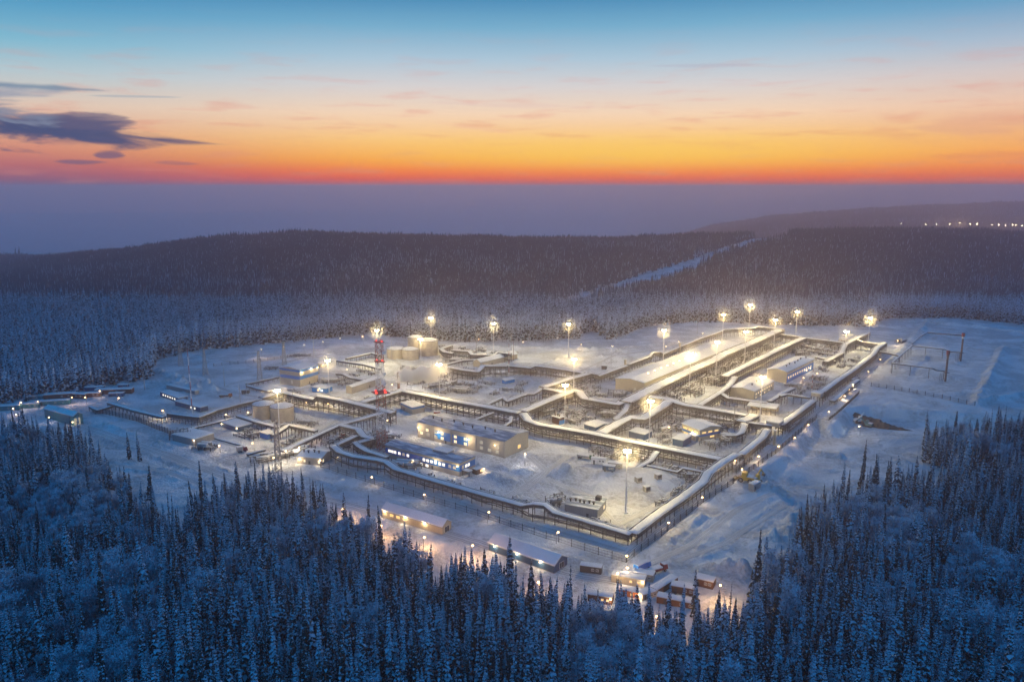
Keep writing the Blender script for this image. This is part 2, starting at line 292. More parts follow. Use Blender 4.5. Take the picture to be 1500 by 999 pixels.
M = dict(
    snow=snowmat('snow', (0.52, 0.55, 0.60), (0.68, 0.70, 0.74), 1.6, 1.2, True), packed=snowmat('packed_snow', (0.44, 0.45, 0.465), (0.60, 0.61, 0.63), 0.2, 0.4), dusted=dustmat(),
    roofsnow=snowmat('roof_snow', (0.58, 0.60, 0.63), (0.72, 0.73, 0.75), 0.3, 0.6),
    steel=mat('dark_steel', (0.06, 0.06, 0.062), 0.6, 0.2), rust=mat('rusty_steel', (0.16, 0.10, 0.075), 0.8), galv=mat('galvanised_steel', (0.33, 0.33, 0.33), 0.45, 0.5),
    pipe=mat('pipe_cladding', (0.26, 0.26, 0.25), 0.45, 0.4, 0.3, 0.3), lagging=mat('dark_lagging', (0.11, 0.11, 0.105), 0.6, 0.2, 0.35, 0.4), concrete=mat('concrete', (0.30, 0.29, 0.27), 0.9, 0, 0.2, 0.8, 0.02),
    beige=cladding('beige_cladding', (0.36, 0.325, 0.27)), grey=cladding('grey_cladding', (0.25, 0.255, 0.26)), blue=cladding('blue_cladding', (0.012, 0.17, 0.52)), cream=cladding('cream_cladding', (0.42, 0.37, 0.27)),
    dblue=cladding('dark_blue_cladding', (0.02, 0.07, 0.16)), white=mat('white_paint', (0.72, 0.72, 0.72), 0.5), red=mat('red_paint', (0.26, 0.035, 0.028), 0.5), orange=mat('orange_paint', (0.5, 0.14, 0.03), 0.5),
    yellow=mat('yellow_paint', (0.55, 0.33, 0.04), 0.5), green=mat('green_paint', (0.05, 0.16, 0.06), 0.6), ublue=mat('truck_blue_paint', (0.03, 0.2, 0.6), 0.4), teal=mat('teal_paint', (0.03, 0.16, 0.18), 0.5),
    brown=cladding('brown_wood', (0.13, 0.06, 0.035), 0.8, 0.3), roofmetal=mat('roof_metal', (0.24, 0.28, 0.33), 0.45, 0.3, 0.25, 0.5), tank=mat('tank_cladding', (0.40, 0.36, 0.30), 0.5, 0.2, 0.12, 0.4),
    earth=mat('frozen_earth', (0.10, 0.065, 0.045), 0.95, 0, 0.4, 0.4, 0.5, 0.6), tyre=mat('rubber', (0.02, 0.02, 0.02), 0.9), glass=mat('dark_glass', (0.03, 0.04, 0.05), 0.1),
    bark=mat('bark', (0.055, 0.042, 0.034), 0.9, 0, 0.3), needles=mat('spruce_needles', (0.026, 0.036, 0.032), 0.85, 0, 0.4, 0.5), farneedles=mat('frost_dusted_needles', (0.036, 0.056, 0.082), 0.9, 0, 0.3, 0.05), frost=mat('hoar_frost', (0.44, 0.54, 0.65), 0.8, 0, 0.2, 0.3),
    twig=mat('frosted_twigs', (0.20, 0.22, 0.26), 0.9, 0, 0.25, 0.4),
    lens=emat('floodlight_glow', (1.0, 0.80, 0.46), 260.0), smalllens=emat('lamp_glow', (1.0, 0.60, 0.24), 14.0), redlamp=emat('red_beacon', (1.0, 0.04, 0.03), 5.0),
    winlit=emat('lit_window', (1.0, 0.80, 0.46), 1.6), winwarm=emat('warm_lit_window', (1.0, 0.62, 0.2), 1.5), windim=emat('dim_lit_window', (0.9, 0.8, 0.6), 0.45), winwhite=emat('white_lit_window', (1.0, 0.93, 0.8), 1.8))

# ------------------------------------------------------------------ mesh helpers
class MB:
    def __init__(s): s.v, s.f, s.mi = [], [], []
    def add(s, vs, fs, m=0):
        k = len(s.v); s.v += [tuple(q) for q in vs]; s.f += [tuple(i + k for i in f) for f in fs]; s.mi += [m] * len(fs); return s
    def box(s, x0, y0, z0, x1, y1, z1, m=0):
        return s.add([(x0, y0, z0), (x1, y0, z0), (x1, y1, z0), (x0, y1, z0), (x0, y0, z1), (x1, y0, z1), (x1, y1, z1), (x0, y1, z1)],
                     [(3, 2, 1, 0), (4, 5, 6, 7), (0, 1, 5, 4), (1, 2, 6, 5), (2, 3, 7, 6), (3, 0, 4, 7)], m)
    def tube(s, a, b, r, n=6, r2=None, m=0, caps=True):
        a, b = Vector(a), Vector(b); d = b - a
        if d.length < 1e-6: return s
        d.normalize(); u = d.orthogonal().normalized(); v = d.cross(u); r2 = r if r2 is None else r2
        vs = [a + (u * math.cos(2 * math.pi * k / n) + v * math.sin(2 * math.pi * k / n)) * r for k in range(n)] + [b + (u * math.cos(2 * math.pi * k / n) + v * math.sin(2 * math.pi * k / n)) * r2 for k in range(n)]
        fs = [(k, (k + 1) % n, n + (k + 1) % n, n + k) for k in range(n)]
        if caps: fs += [tuple(range(n))[::-1], tuple(range(n, 2 * n))]
        return s.add(vs, fs, m)
    def path(s, pts, r, n=6, m=0):
        for a, b in zip(pts[:-1], pts[1:]): s.tube(a, b, r, n, m=m)
        return s
    def beam(s, a, b, w_=0.2, h_=None, m=0):
        h_ = w_ if h_ is None else h_; a, b = Vector(a), Vector(b); d = b - a
        if d.length < 1e-6: return s
        d.normalize(); up = Vector((0, 0, 1)) if abs(d.z) < 0.9 else Vector((1, 0, 0)); u = d.cross(up).normalized() * w_ / 2; v = u.cross(d).normalized() * h_ / 2
        vs = [a - u - v, a + u - v, a + u + v, a - u + v, b - u - v, b + u - v, b + u + v, b - u + v]
        return s.add(vs, [(3, 2, 1, 0), (4, 5, 6, 7), (0, 1, 5, 4), (1, 2, 6, 5), (2, 3, 7, 6), (3, 0, 4, 7)], m)
    def mesh(s, name, mats):
        me = bpy.data.meshes.new(name); me.from_pydata(s.v, [], s.f)
        for q in (mats if isinstance(mats, (list, tuple)) else [mats]): me.materials.append(q)
        me.polygons.foreach_set('material_index', s.mi); me.update(); return me
    def build(s, name, mats, parent=None, loc=None, rz=0.0):
        return link(name, s.mesh(name, mats), parent, loc, rz)
def link(name, data, parent=None, loc=None, rz=0.0):
    o = bpy.data.objects.new(name, data); COL.objects.link(o)
    if parent is not None: o.parent = parent
    if loc is not None: o.location = loc
    if rz: o.rotation_euler.z = rz
    return o
def tag(o, label=None, cat=None, group=None, kind=None):
    for k, v in (('label', label), ('category', cat), ('group', group), ('kind', kind)):
        if v: o[k] = v
    return o
def thing(name, label, cat, loc=(0, 0, 0), rz=0.0, group=None):
    return tag(link(name, None, None, loc, rz), label, cat, group)
def npmesh(name, v, f, mats, mi=None, smooth=False):
    me = bpy.data.meshes.new(name); v = np.asarray(v, np.float32); f = np.asarray(f, np.int32); k = f.shape[1]
    me.vertices.add(len(v)); me.vertices.foreach_set('co', v.ravel()); me.loops.add(f.size); me.loops.foreach_set('vertex_index', f.ravel())
    me.polygons.add(len(f)); me.polygons.foreach_set('loop_start', np.arange(0, f.size, k, dtype=np.int32)); me.polygons.foreach_set('loop_total', np.full(len(f), k, np.int32))
    for q in mats: me.materials.append(q)
    if mi is not None: me.polygons.foreach_set('material_index', np.asarray(mi, np.int32))
    me.update(); me.validate()
    if smooth: me.polygons.foreach_set('use_smooth', np.ones(len(f), bool))
    return me

# ------------------------------------------------------------------ the ground: one sheet, fine in the plant, coarse towards the horizon
def spread(core0, core1, step, far0, far1, grow=1.09):
    a = list(np.arange(core0, core1 + step, step)); s = step
    while a[-1] < far1: s *= grow; a.append(a[-1] + s)
    b = []; s = step; q = core0
    while q > far0: s *= grow; q -= s; b.append(q)
    return np.array(b[::-1] + a)
gx = spread(-430, 560, 1.35, -24000, 24000, 1.11); gy = spread(300, 960, 1.35, -800, 27000, 1.045)
GX, GY = np.meshgrid(gx, gy); GZ = terrain(GX.ravel(), GY.ravel())
nx, ny = len(gx), len(gy); ii = np.arange(nx * ny).reshape(ny, nx)
quads = np.stack([ii[:-1, :-1], ii[:-1, 1:], ii[1:, 1:], ii[1:, :-1]], -1).reshape(-1, 4)
ground = link('ground', npmesh('ground', np.stack([GX.ravel(), GY.ravel(), GZ], 1), quads, [M['snow']], smooth=True)); tag(ground, 'snow covered ground of the plant site and the hills beyond', 'snow', kind='structure')
def resample(pl, step):
    out = []
    for a, b in zip(pl[:-1], pl[1:]):
        n = max(1, int(math.hypot(b[0] - a[0], b[1] - a[1]) / step))
        out += [(a[0] + (b[0] - a[0]) * k / n, a[1] + (b[1] - a[1]) * k / n) for k in range(n)]
    return out + [pl[-1]]
def normals(pl):
    r = []
    for i in range(len(pl)):
        a, b = pl[max(0, i - 1)], pl[min(len(pl) - 1, i + 1)]; d = math.hypot(b[0] - a[0], b[1] - a[1]) + 1e-9
        r.append((-(b[1] - a[1]) / d, (b[0] - a[0]) / d))
    return r
rutmat = mat('wheel_ruts', (0.25, 0.25, 0.262), 0.8, 0, 0.25, 0.3)
for ri, ((ppx, ww, nm, lab), (pl, _)) in enumerate(zip(ROADS, ROADW)):
    rs = resample(pl, 2.5); nn = normals(rs); us = [-.5, -.33, -.27, -.16, -.1, .1, .16, .27, .33, .5]; rng_ = random.Random(3)
    vs, fs, mi = [], [], []
    for (x, y), (a, b) in zip(rs, nn):
        j = rng_.uniform(-.25, .25)
        for u in us:
            q = (x + a * (u * ww + j), y + b * (u * ww + j)); vs.append((*q, 0))
    zz = terrain(np.array([q[0] for q in vs]), np.array([q[1] for q in vs])); vs = [(q[0], q[1], z + 0.05 + 0.012 * ri) for q, z in zip(vs, zz)]
    n = len(us)
    for i in range(len(rs) - 1):
        for k in range(n - 1): fs.append((i * n + k, i * n + k + 1, i * n + n + k + 1, i * n + n + k)); mi.append(1 if k in (1, 3, 5, 7) else 0)
    fs = [f[::-1] for f in fs]
    me = npmesh('road', vs, fs, [M['packed'], rutmat], mi, True); tag(link('road', me), lab, 'road', kind='structure')
# ------------------------------------------------------------------ covered pipe racks
rng = random.Random(11)
def catmull(pl, step):
    out = []
    for a, b in zip(pl[:-1], pl[1:]):
        n = max(1, int((Vector(b) - Vector(a)).length / step)); out += [Vector(a).lerp(Vector(b), k / n) for k in range(n)]
    return out + [Vector(pl[-1])]
def offsets(pl, u, dz):
    nn = normals([(p.x, p.y) for p in pl]); return [Vector((p.x + n[0] * u, p.y + n[1] * u, p.z + dz)) for p, n in zip(pl, nn)]
def strip(mb, pl, prof, m=0):                   # sweep an open/closed profile [(u, dz)] along a path
    rows = [offsets(pl, u, dz) for u, dz in prof]; n = len(prof); L = len(pl); vs = []
    for i in range(L):
        for k in range(n): vs.append(rows[k][i])
    fs = [(i * n + k, (i + 1) * n + k, (i + 1) * n + (k + 1) % n, i * n + (k + 1) % n) for i in range(L - 1) for k in range(n)]
    fs += [tuple(range(n)), tuple(range((L - 1) * n, L * n))[::-1]]
    return mb.add(vs, fs, m)
FRAMES = {}
def support(wd, tiers):
    k = (round(wd, 1), tiers)
    if k not in FRAMES:
        mb = MB(); c = wd / 2 - 0.2
        for s in (-1, 1): mb.box(-0.13, s * c - 0.13, 0, 0.13, s * c + 0.13, 1)
        mb.box(-0.14, -wd / 2, 0.955, 0.14, wd / 2, 0.995)
        for t in range(1, tiers): mb.box(-0.12, -c + 0.16, 0.955 - t * 0.26, 0.12, c - 0.16, 0.985 - t * 0.26)
        FRAMES[k] = mb.mesh('support_frame', M['steel'])
    return FRAMES[k]
OCC = []
def free(x, y, r): return all((x - a) ** 2 + (y - b) ** 2 > (r + c) ** 2 for a, b, c in OCC)
def rack(label, wd, pts, name='pipe_rack', cat='pipe rack', snow=0.5, bay=4.6, pipes=6, group=None, handrail=False, zoff=0.0):
    pl0 = [P(x, y, z) for x, y, z in pts]
    g0 = Vector((pl0[0].x, pl0[0].y, 0)); root = thing(name, label, cat, g0, 0, group)
    pl = catmull([p - g0 for p in pl0], 3.0)
    for p in pl: p.z += rng.uniform(-.05, .05)
    OCC.extend((p.x + g0.x, p.y + g0.y, wd / 2 + .5) for p in pl)
    wd *= .92; mb = MB(); h = wd / 2; r = random.Random(len(label) * 7 + int(wd * 10))
    nb = max(2, int(round(wd / 1.6))); us = [(-1 + 2 * k / (nb * 2)) for k in range(nb * 2 + 1)]
    rows = []; ph = r.uniform(0, 50)
    nrm = normals([(p.x, p.y) for p in pl])
    for i_, (p, nv) in enumerate(zip(pl, nrm)):
        wl_, wr_ = [h * (.80 if wd > 3 else 1) * (1 + .12 * math.sin(ph + i_ * 1.7 + q * 2) * r.uniform(.3, 1) - .05) for q in (0, 1)]
        row = [Vector((p.x - nv[0] * wl_, p.y - nv[1] * wl_, p.z - snow))]
        for k, u in enumerate(us):
            uu = u * (wl_ if u < 0 else wr_); z = -.16 * abs(u) ** 3 - (.17 if k % 2 else 0) * (wd > 2) + r.uniform(-.06, .06) - (.12 if k in (0, len(us) - 1) else 0)
            row.append(Vector((p.x + nv[0] * uu, p.y + nv[1] * uu, p.z + z)))
        row.append(Vector((p.x + nv[0] * wr_, p.y + nv[1] * wr_, p.z - snow))); rows.append(row)
    n_ = len(rows[0]); vs_ = [q for row in rows for q in row]
    mb.add(vs_, [(i_ * n_ + k, (i_ + 1) * n_ + k, (i_ + 1) * n_ + (k + 1) % n_, i_ * n_ + (k + 1) % n_) for i_ in range(len(rows) - 1) for k in range(n_)] + [tuple(range(n_)), tuple(range((len(rows) - 1) * n_, len(rows) * n_))[::-1]])
    so = mb.build('snow_cover', M['roofsnow'], root)
    for p in so.data.polygons: p.use_smooth = len(p.vertices) == 4
    # load-bearing frame of long beams
    zmin = min(p.z for p in pl); tr = MB()
    two = zmin > 5.5 and wd > 3.0
    for s in (-1, 1):
        for dz in ((-snow - .22, -snow - 3.0) if two else (-snow - .22,)):
            q = offsets(pl, s * (h - .12), dz)
            for a, b in zip(q[:-1], q[1:]): tr.beam(a, b, .22, .42)
        if two:
            a_, b_ = offsets(pl, s * (h - .12), -snow - .4), offsets(pl, s * (h - .12), -snow - 2.8)
            for i in range(0, len(pl) - 1):
                for q_ in (0, .5): e1, e2 = a_[i].lerp(a_[i + 1], q_), b_[i].lerp(b_[i + 1], q_); tr.beam(e1, e2, .12, .12)
                tr.beam(a_[i], b_[i + 1], .09, .09)
    if wd > 2.2: strip(tr, pl, [(-h + .3, -snow - .06), (h - .3, -snow - .06), (h - .3, -snow - .2), (-h + .3, -snow - .2)])
    tr.build('truss', M['steel'], root)
    if handrail:
        hr = MB()
        for s in (-1,):
            q = offsets(pl, s * (h + .35), -snow + .1)
            for i in range(len(q) - 1):
                hr.beam(q[i] + Vector((0, 0, -.2)), q[i + 1] + Vector((0, 0, -.2)), .08); n_ = 3
                for k in range(n_):
                    c = q[i].lerp(q[i + 1], k / n_); hr.beam(c + Vector((0, 0, -1.35)), c + Vector((0, 0, -.2)), .09)
                hr.beam(q[i] + Vector((0, 0, -1.3)), q[i + 1] + Vector((0, 0, -1.3)), .1)
        hr.build('handrail', M['steel'], root)
    # pipes under the cover
    np_ = pipes if wd > 3 else 1
    for k in range(np_):
        rr = (.24, .34, .2, .42)[k % 4]; low = two and k >= np_ // 2
        if wd <= 3: rr = wd * .16
        kk = (k % max(1, (np_ + 1) // 2)); nn_ = max(1, (np_ + 1) // 2)
        u = 0 if np_ == 1 else (-h + .8) + (2 * h - 1.6) * (kk + .5) / nn_
        q = offsets(pl, u, -snow - (2.5 if low else .5) - (0 if low else rr) + (rr if low else 0)); m = MB()
        for a, b in zip(q[:-1], q[1:]): m.tube(a, b, rr, 7, caps=False)
        m.build('pipe', M['pipe' if k % 2 else 'lagging'], root)
    for s in ((-1, 1) if wd > 2.2 else ()):
        m = MB()
        for dz in ((-.55, -1.15, -1.8) if two else (-.55, -1.0)):
            q = offsets(pl, s * (h - .28), -snow - .3 + dz + (.2 if not two else 0)); rr = .16 if dz == -1.15 else .22
            for a, b in zip(q[:-1], q[1:]): m.tube(a, b, rr, 5, caps=False)
        m.build('side_pipes', M['lagging'], root)
    if wd > 3:
        for s in (-1, 1):
            q = offsets(pl, s * (h - .05), -snow + .12); m = MB(); m2 = MB()
            for a, b in zip(q[:-1], q[1:]): m.tube(a, b, .26, 6, caps=False)
            strip(m2, pl, [(s * (h - .05) + u_, -snow + .12 + z_) for u_, z_ in ((-.17, .24), (-.12, .33), (.1, .34), (.17, .24))])
            m.build('edge_pipe', M['pipe'], root); m2.build('snow_strip', M['roofsnow'], root) if m2.v else None
    if zmin > 5.3 and wd > 3.8:
        for u_, zz_, rr in ((-.62, 2.5, .3), (-.2, 1.5, .24), (.35, 2.2, .34)):
            q = offsets(pl, u_ * h, 0); m = MB(); m2 = MB()
            for v_ in q: v_.z = G1(v_.x + g0.x, v_.y + g0.y) + zz_
            for a, b in zip(q[:-1], q[1:]): m.tube(a, b, rr, 6, caps=False)
            m.build('low_pipe', M['lagging' if u_ < -.5 else 'pipe'], root)
    # support frames
    cum = [0]
    for a, b in zip(pl[:-1], pl[1:]): cum.append(cum[-1] + (b - a).length)
    n = max(1, int(cum[-1] / bay)); fm = support(wd * .92, 3 if two else 2)
    for k in range(n + 1):
        s = min(cum[-1] - .3, .3 + k * (cum[-1] - .6) / n); i = max(j for j in range(len(cum)) if cum[j] <= s); i = min(i, len(pl) - 2)
        t = (s - cum[i]) / max(1e-6, cum[i + 1] - cum[i]); c = pl[i].lerp(pl[i + 1], t); d = pl[i + 1] - pl[i]
        gz = G1(c.x + g0.x, c.y + g0.y) - .1
        if c.z - snow - gz < .6: continue
        o = link('support_frame', fm, root, (c.x, c.y, gz), math.atan2(d.y, d.x)); o.scale = (1, 1, c.z - snow - gz - .25)
    return root
RK = [
 ('long snow covered pipe rack along the front fence, with an arch over the gate road', 4.6, [(488, 651, 9), (498, 660, 8), (520, 667, 8), (555, 672, 8), (567, 675, 8), (580, 685, 6.5), (620, 697, 6.5), (690, 717, 6.2), (768, 738.5, 6), (775, 737, 8), (783, 735, 9), (799, 737, 9), (813, 748, 6.5), (860, 761, 6), (924, 780, 5.5)], dict(handrail=True, bay=6.0)),
 ('wide snow covered pipe rack running up the right side from the front corner', 6.0, [(926, 779, 5.5), (964, 750, 5.5), (1004, 723, 5.8), (1030, 703, 6.5), (1037, 691, 9), (1060, 674, 9), (1079, 663, 9)], dict()),
 ('lower snow covered pipe section between two steps on the right side', 5.5, [(1085, 664, 7), (1116, 639, 7), (1124, 627, 8)], dict()),
 ('straight snow covered pipe rack above the right snow bank', 5.5, [(1142, 621, 7.5), (1167, 603, 7.5), (1191, 585, 7.5)], dict()),
 ('longest straight snow covered pipe rack in the upper right, ending at the flare field', 5.5, [(1203, 573, 8), (1226, 556, 8), (1250, 540, 8), (1279, 517, 8), (1284, 509, 9.5), (1296, 501, 9.5)], dict()),
 ('low snow covered pipe rack outside the right side, beside the lamp lit lane', 4.0, [(1219, 586, 4), (1233, 575, 4), (1246, 563, 4), (1257, 555, 4.5)], dict()),
 ('dark sided pipe rack behind the two beige tanks, ending below the lattice tower', 7.0, [(382, 581, 8), (416, 573, 8.5), (440, 579, 8.5), (460, 583, 8.5), (465, 578, 10.5), (500, 584, 10.5), (552, 597, 9.5), (576, 603, 9)], dict()),
 ('short pipe rack climbing to the foot of the steam cloud', 7.0, [(529, 588, 9.5), (560, 579, 9.5), (588, 570.5, 9.5)], dict()),
 ('straight central pipe rack behind the beige building', 7.5, [(590, 571, 9.5), (625, 577.5, 9.5), (661, 585, 9.5), (712, 594, 9.5), (761, 603, 9.5)], dict()),
 ('long central pipe rack with dark legs crossing to the right perimeter', 7.0, [(767, 604, 10), (774, 614, 8.2), (790, 620, 8), (830, 626.5, 8), (875, 634.5, 8), (925, 645, 8), (995, 658.5, 8), (1060, 671, 8)], dict()),
 ('pipe rack rising to the centre mast and stepping down behind it', 7.5, [(766, 601, 9.5), (796, 588, 9.5), (826, 576, 9.5), (842, 570.5, 10.5), (849, 573, 10.5), (857, 582, 8.8), (905, 590.5, 8.5), (913, 585, 9.5)], dict()),
 ('widest pipe rack, a long diagonal beside the big compressor hall', 11.0, [(917, 587, 10), (965, 563, 10), (1012, 540.5, 10), (1046, 526, 10), (1061, 517, 11.5), (1100, 501, 11), (1141, 482.5, 11)], dict(pipes=6)),
 ('short stepped pipe bridge beside the vessels at the end of the wide diagonal rack', 4.0, [(920, 590, 8.5), (915, 601, 6.5), (901, 613, 5)], dict()),
 ('wide pipe rack with a step, climbing past the yellow lit house', 8.0, [(880, 633, 8), (907, 617, 8), (924, 609.5, 10), (941, 611.5, 10), (958, 601, 10), (974, 591, 10), (979, 586, 10)], dict()),
 ('curving pipe rack behind the yellow lit house', 7.5, [(951, 580, 10), (978, 583, 10), (992, 588, 10), (1003, 591.5, 9), (1050, 599, 9), (1094, 606.5, 9)], dict()),
 ('pipe rack joining the yard of vessels to the small grey hall', 5.0, [(1023, 593, 8.5), (1055, 573, 8), (1067, 564.5, 8), (1077, 551, 8)], dict()),
 ('long diagonal pipe rack above the roof with the windowed blue wall', 7.5, [(1061, 550, 9), (1083, 539, 9), (1120, 520.5, 9), (1155, 503.5, 9), (1177, 494, 9)], dict()),
 ('thin pipe rack with a small arch along the back edge behind the compressor hall', 4.0, [(920, 533, 6), (952, 521, 6), (956, 516, 9), (965, 515, 9), (970, 518, 6), (1000, 505, 6), (1027, 494.5, 6), (1044, 489, 7), (1060, 482.5, 8), (1104, 480, 8), (1110, 478, 9), (1149, 482, 9)], dict()),
 ('low pipe rack reaching the beige chimney left of the compressor hall', 4.5, [(918, 534.5, 6), (896, 542, 6), (875, 550, 6), (870, 546.5, 9), (863, 545, 9)], dict()),
 ('pipe rack slanting down behind the centre mast', 7.0, [(861, 546.5, 9.5), (836, 553, 9.5), (795, 566, 9.5)], dict()),
 ('short pipe rack just left of the centre mast', 5.5, [(797, 568, 9), (815, 571, 9), (829, 574.5, 9)], dict()),
 ('small stepped pipe rack with blue roof pieces left of the centre', 4.0, [(742, 585, 5), (772, 576, 5), (782, 576, 6), (793, 568, 9)], dict()),
 ('zigzag pipe rack beside the open snow field in the middle', 4.0, [(711, 592, 6), (737, 580, 6.5), (743, 586.5, 5), (760, 580, 5)], dict()),
 ('dark sided pipe rack with a raised end on the far side of the middle field', 5.5, [(744, 534.5, 8), (778, 538, 7), (786, 535, 9), (804, 537, 9), (830, 541, 9), (855, 545, 9)], dict()),
 ('pipe rack in front of the arched shed, with a steep step', 5.5, [(655, 536, 7), (680, 541, 7), (700, 543.5, 7), (707, 535, 10), (742, 535, 9)], dict()),
 ('low pipe rack with valves behind the arched shed', 3.2, [(653, 533, 5), (676, 527, 5), (702, 525.5, 5)], dict()),
 ('zigzag pipe rack in front of the far field, right of the grey tanks', 5.0, [(663, 512, 7), (688, 514, 8), (692, 518.5, 6), (724, 519, 6), (729, 515, 8), (748, 517.5, 8)], dict()),
 ('hairpin pipe loop beside the largest grey tank', 4.5, [(661, 505, 7), (646, 510, 7), (652, 515, 7), (663, 516.5, 7)], dict()),
 ('snow covered pipe arch right of the beige and blue block', 3.5, [(493, 546, 6), (504, 547, 6), (514, 552, 5.5), (534, 555.5, 5)], dict()),
 ('long low pipeline crossing the far left yard', 3.0, [(494, 527, 4.5), (533, 532.5, 4.5), (557, 539, 4.5)], dict()),
 ('low pipeline from the far road towards the grey tanks', 3.2, [(507, 524, 4.5), (544, 516, 5), (556, 519, 5)], dict()),
 ('low pipeline corner left of the beige and blue block', 3.0, [(361, 561, 3.5), (384, 556, 3.5), (408, 551, 3.5)], dict()),
 ('second low pipeline running right from the left corner', 2.6, [(362, 563, 3), (378, 568, 3), (396, 572, 3)], dict()),
 ('pipe rack curving from the flaring lamp up to the two tanks', 4.0, [(247, 604, 6), (270, 607, 6), (292, 609.5, 6), (315, 600, 6), (352, 590, 6.5), (389, 582, 7)], dict()),
 ('leftmost snow covered pipe rack beside the fenced yard', 4.0, [(160, 588.5, 5), (200, 600, 5), (240, 609.5, 5)], dict()),
 ('small stepped pipe run by the left perimeter fence', 2.5, [(168, 592, 3.5), (143, 599.5, 3.5), (132, 594, 3.5)], dict()),
 ('low pipe rack in front of the two beige tanks', 4.5, [(349, 607, 5), (380, 617, 5), (408, 624, 5)], dict()),
 ('humped pipe bridge right of the two beige tanks', 4.0, [(399, 636, 5), (411, 629, 6), (423, 621, 7.5), (443, 625, 7), (463, 629.5, 6.5)], dict()),
 ('low diagonal pipe rack from the lit equipment yard towards the lattice tower', 4.5, [(413, 659, 5), (463, 636.5, 5), (496, 621.5, 8.5), (540, 609, 8.5), (578, 599, 8.5)], dict()),
 ('curved pipe bridge behind the blue office block', 5.0, [(500, 621.5, 9), (525, 627, 9), (534, 638, 7), (546, 640.5, 7)], dict()),
 ('short pipe rack above the gate house', 3.8, [(491, 651, 8), (506, 644, 7.5), (522, 637, 7)], dict()),
 ('sagging pipe bridge leading to the blue office block', 3.8, [(520, 646, 8), (526, 652, 6.5), (538, 659, 6), (567, 668, 6)], dict()),
 ('short flat pipe rack left of the blue office block', 4.0, [(547, 641, 6.5), (524, 647, 6.5)], dict()),
 ('small pipe bridge behind the beige building, left of its pair', 2.8, [(692, 615, 5), (707, 609, 6.5), (723, 603, 8)], dict()),
 ('small bent pipe bridge behind the beige building, by its right roof end', 2.6, [(736, 624, 5), (748, 616.5, 5.5), (749, 609, 8)], dict()),
 ('curved white pipe chute below the central rack, left of the front mast', 3.6, [(931, 685, 2.5), (953, 673, 5), (962, 660, 7.5)], dict()),
 ('thin bent pipe run in the front right corner of the yard', 1.8, [(947, 680, 3.5), (970, 685, 3.5), (992, 689.5, 3.5), (1000, 684, 5), (1033, 690, 5)], dict()),
 ('flat wide snow deck over pipes, right of the yellow lit house', 9.0, [(1085, 616, 8), (1104, 606.5, 8)], dict()),
 ('S shaped pipe chute right of the yellow lit house', 4.5, [(1091, 619, 8), (1086, 632, 6.5), (1078, 636, 5), (1062, 636, 4)], dict()),
 ('short straight pipe rack from the wide snow deck to the right perimeter', 4.0, [(1097, 617.5, 7.5), (1115, 620, 7.5), (1131, 622, 7.5)], dict()),
 ('thin pipe rack passing in front of the small grey hall', 3.6, [(1056, 574.5, 8), (1067, 582, 6.5), (1095, 585.5, 6), (1124, 589, 6)], dict()),
 ('snow covered chute climbing from the lit shelter', 4.2, [(1127, 586.5, 5), (1145, 575, 5), (1162, 567, 5)], dict()),
 ('thin cross pipe between the lit shelter and the right perimeter', 3.0, [(1143, 578.5, 7), (1153, 576, 7.5), (1187, 581, 7.5)], dict()),
 ('arched pipe rack under the mast in the upper right corner', 5.0, [(1209, 529, 6), (1232, 516, 6), (1238, 503.5, 9), (1252, 496, 10), (1272, 486, 8)], dict()),
 ('short pipe rack between the arched corner rack and the right perimeter', 4.0, [(1254, 496.5, 10), (1264, 500.5, 8), (1293, 503.5, 8.5)], dict()),
 ('thin pipe rack at the far back right, before the tree line', 3.5, [(1179, 494.5, 7.5), (1208, 498, 7.5), (1236, 501.5, 7.5)], dict()),
 ('short rear cross rack between two diagonal racks', 4.0, [(1138, 488.5, 8), (1156, 491, 8), (1175, 493, 8)], dict()),
 ('low lit pipe run left of the two beige tanks', 1.8, [(276, 627, 2.0), (322, 616, 2.0), (368, 604.5, 2.0)], dict()),
 ('short lit pipe run beside the trees at the lower left yard, upper of two', 2.0, [(362, 664, 2.2), (388, 657, 2.2)], dict()),
 ('short lit pipe run beside the trees at the lower left yard, lower of two', 2.0, [(372, 667, 2.2), (394, 660.5, 2.2)], dict()),
 ('thin low pipe trench cover behind the grey windowless box', 1.6, [(314, 640, 1.2), (358, 652, 1.2)], dict()),
 ('lowest of the parallel thin pipes in the back right corner', 1.8, [(1175, 505, 4), (1202, 509.5, 4), (1230, 515, 4)], dict()),
 ('middle one of the parallel thin pipes in the back right corner', 1.6, [(1178, 511, 3), (1220, 518.5, 3)], dict()),
 ('short pipe run behind the blue windowed hall', 2.5, [(1195, 522, 4), (1224, 528, 4)], dict()),
]
for lab, wd, pts, kw in RK: rack(lab, wd, pts, **kw)
# bare flare lines on single legs
for lab, wd, pts in (('bare flare pipeline on thin legs crossing to the nearer flare stack', 1.5, [(1307, 531, 9), (1335, 534.5, 9), (1367, 538.5, 9), (1371, 541, 7), (1384, 542, 7)]),
                     ('bare flare pipeline on thin legs leading to the farther flare stack', 1.5, [(1307, 530, 9), (1321, 518, 9), (1336, 505.5, 9), (1360, 508, 9), (1385, 511, 9), (1390, 514, 7.5), (1407, 515, 7.5)]),
                     ('snow topped flare header linking the plant to the flare field', 2.4, [(1289, 514, 8.5), (1301, 516, 8.5), (1312, 518.5, 8.5), (1318, 520, 8.5)]),
                     ('snowy pipeline following the edge of the flare field', 2.2, [(1336, 502, 2), (1347, 492, 2), (1358, 486, 2), (1385, 488, 2), (1409, 490, 2)])):
    rack(lab, wd, pts, name='flare_pipeline', cat='pipeline', snow=0.35, bay=13)

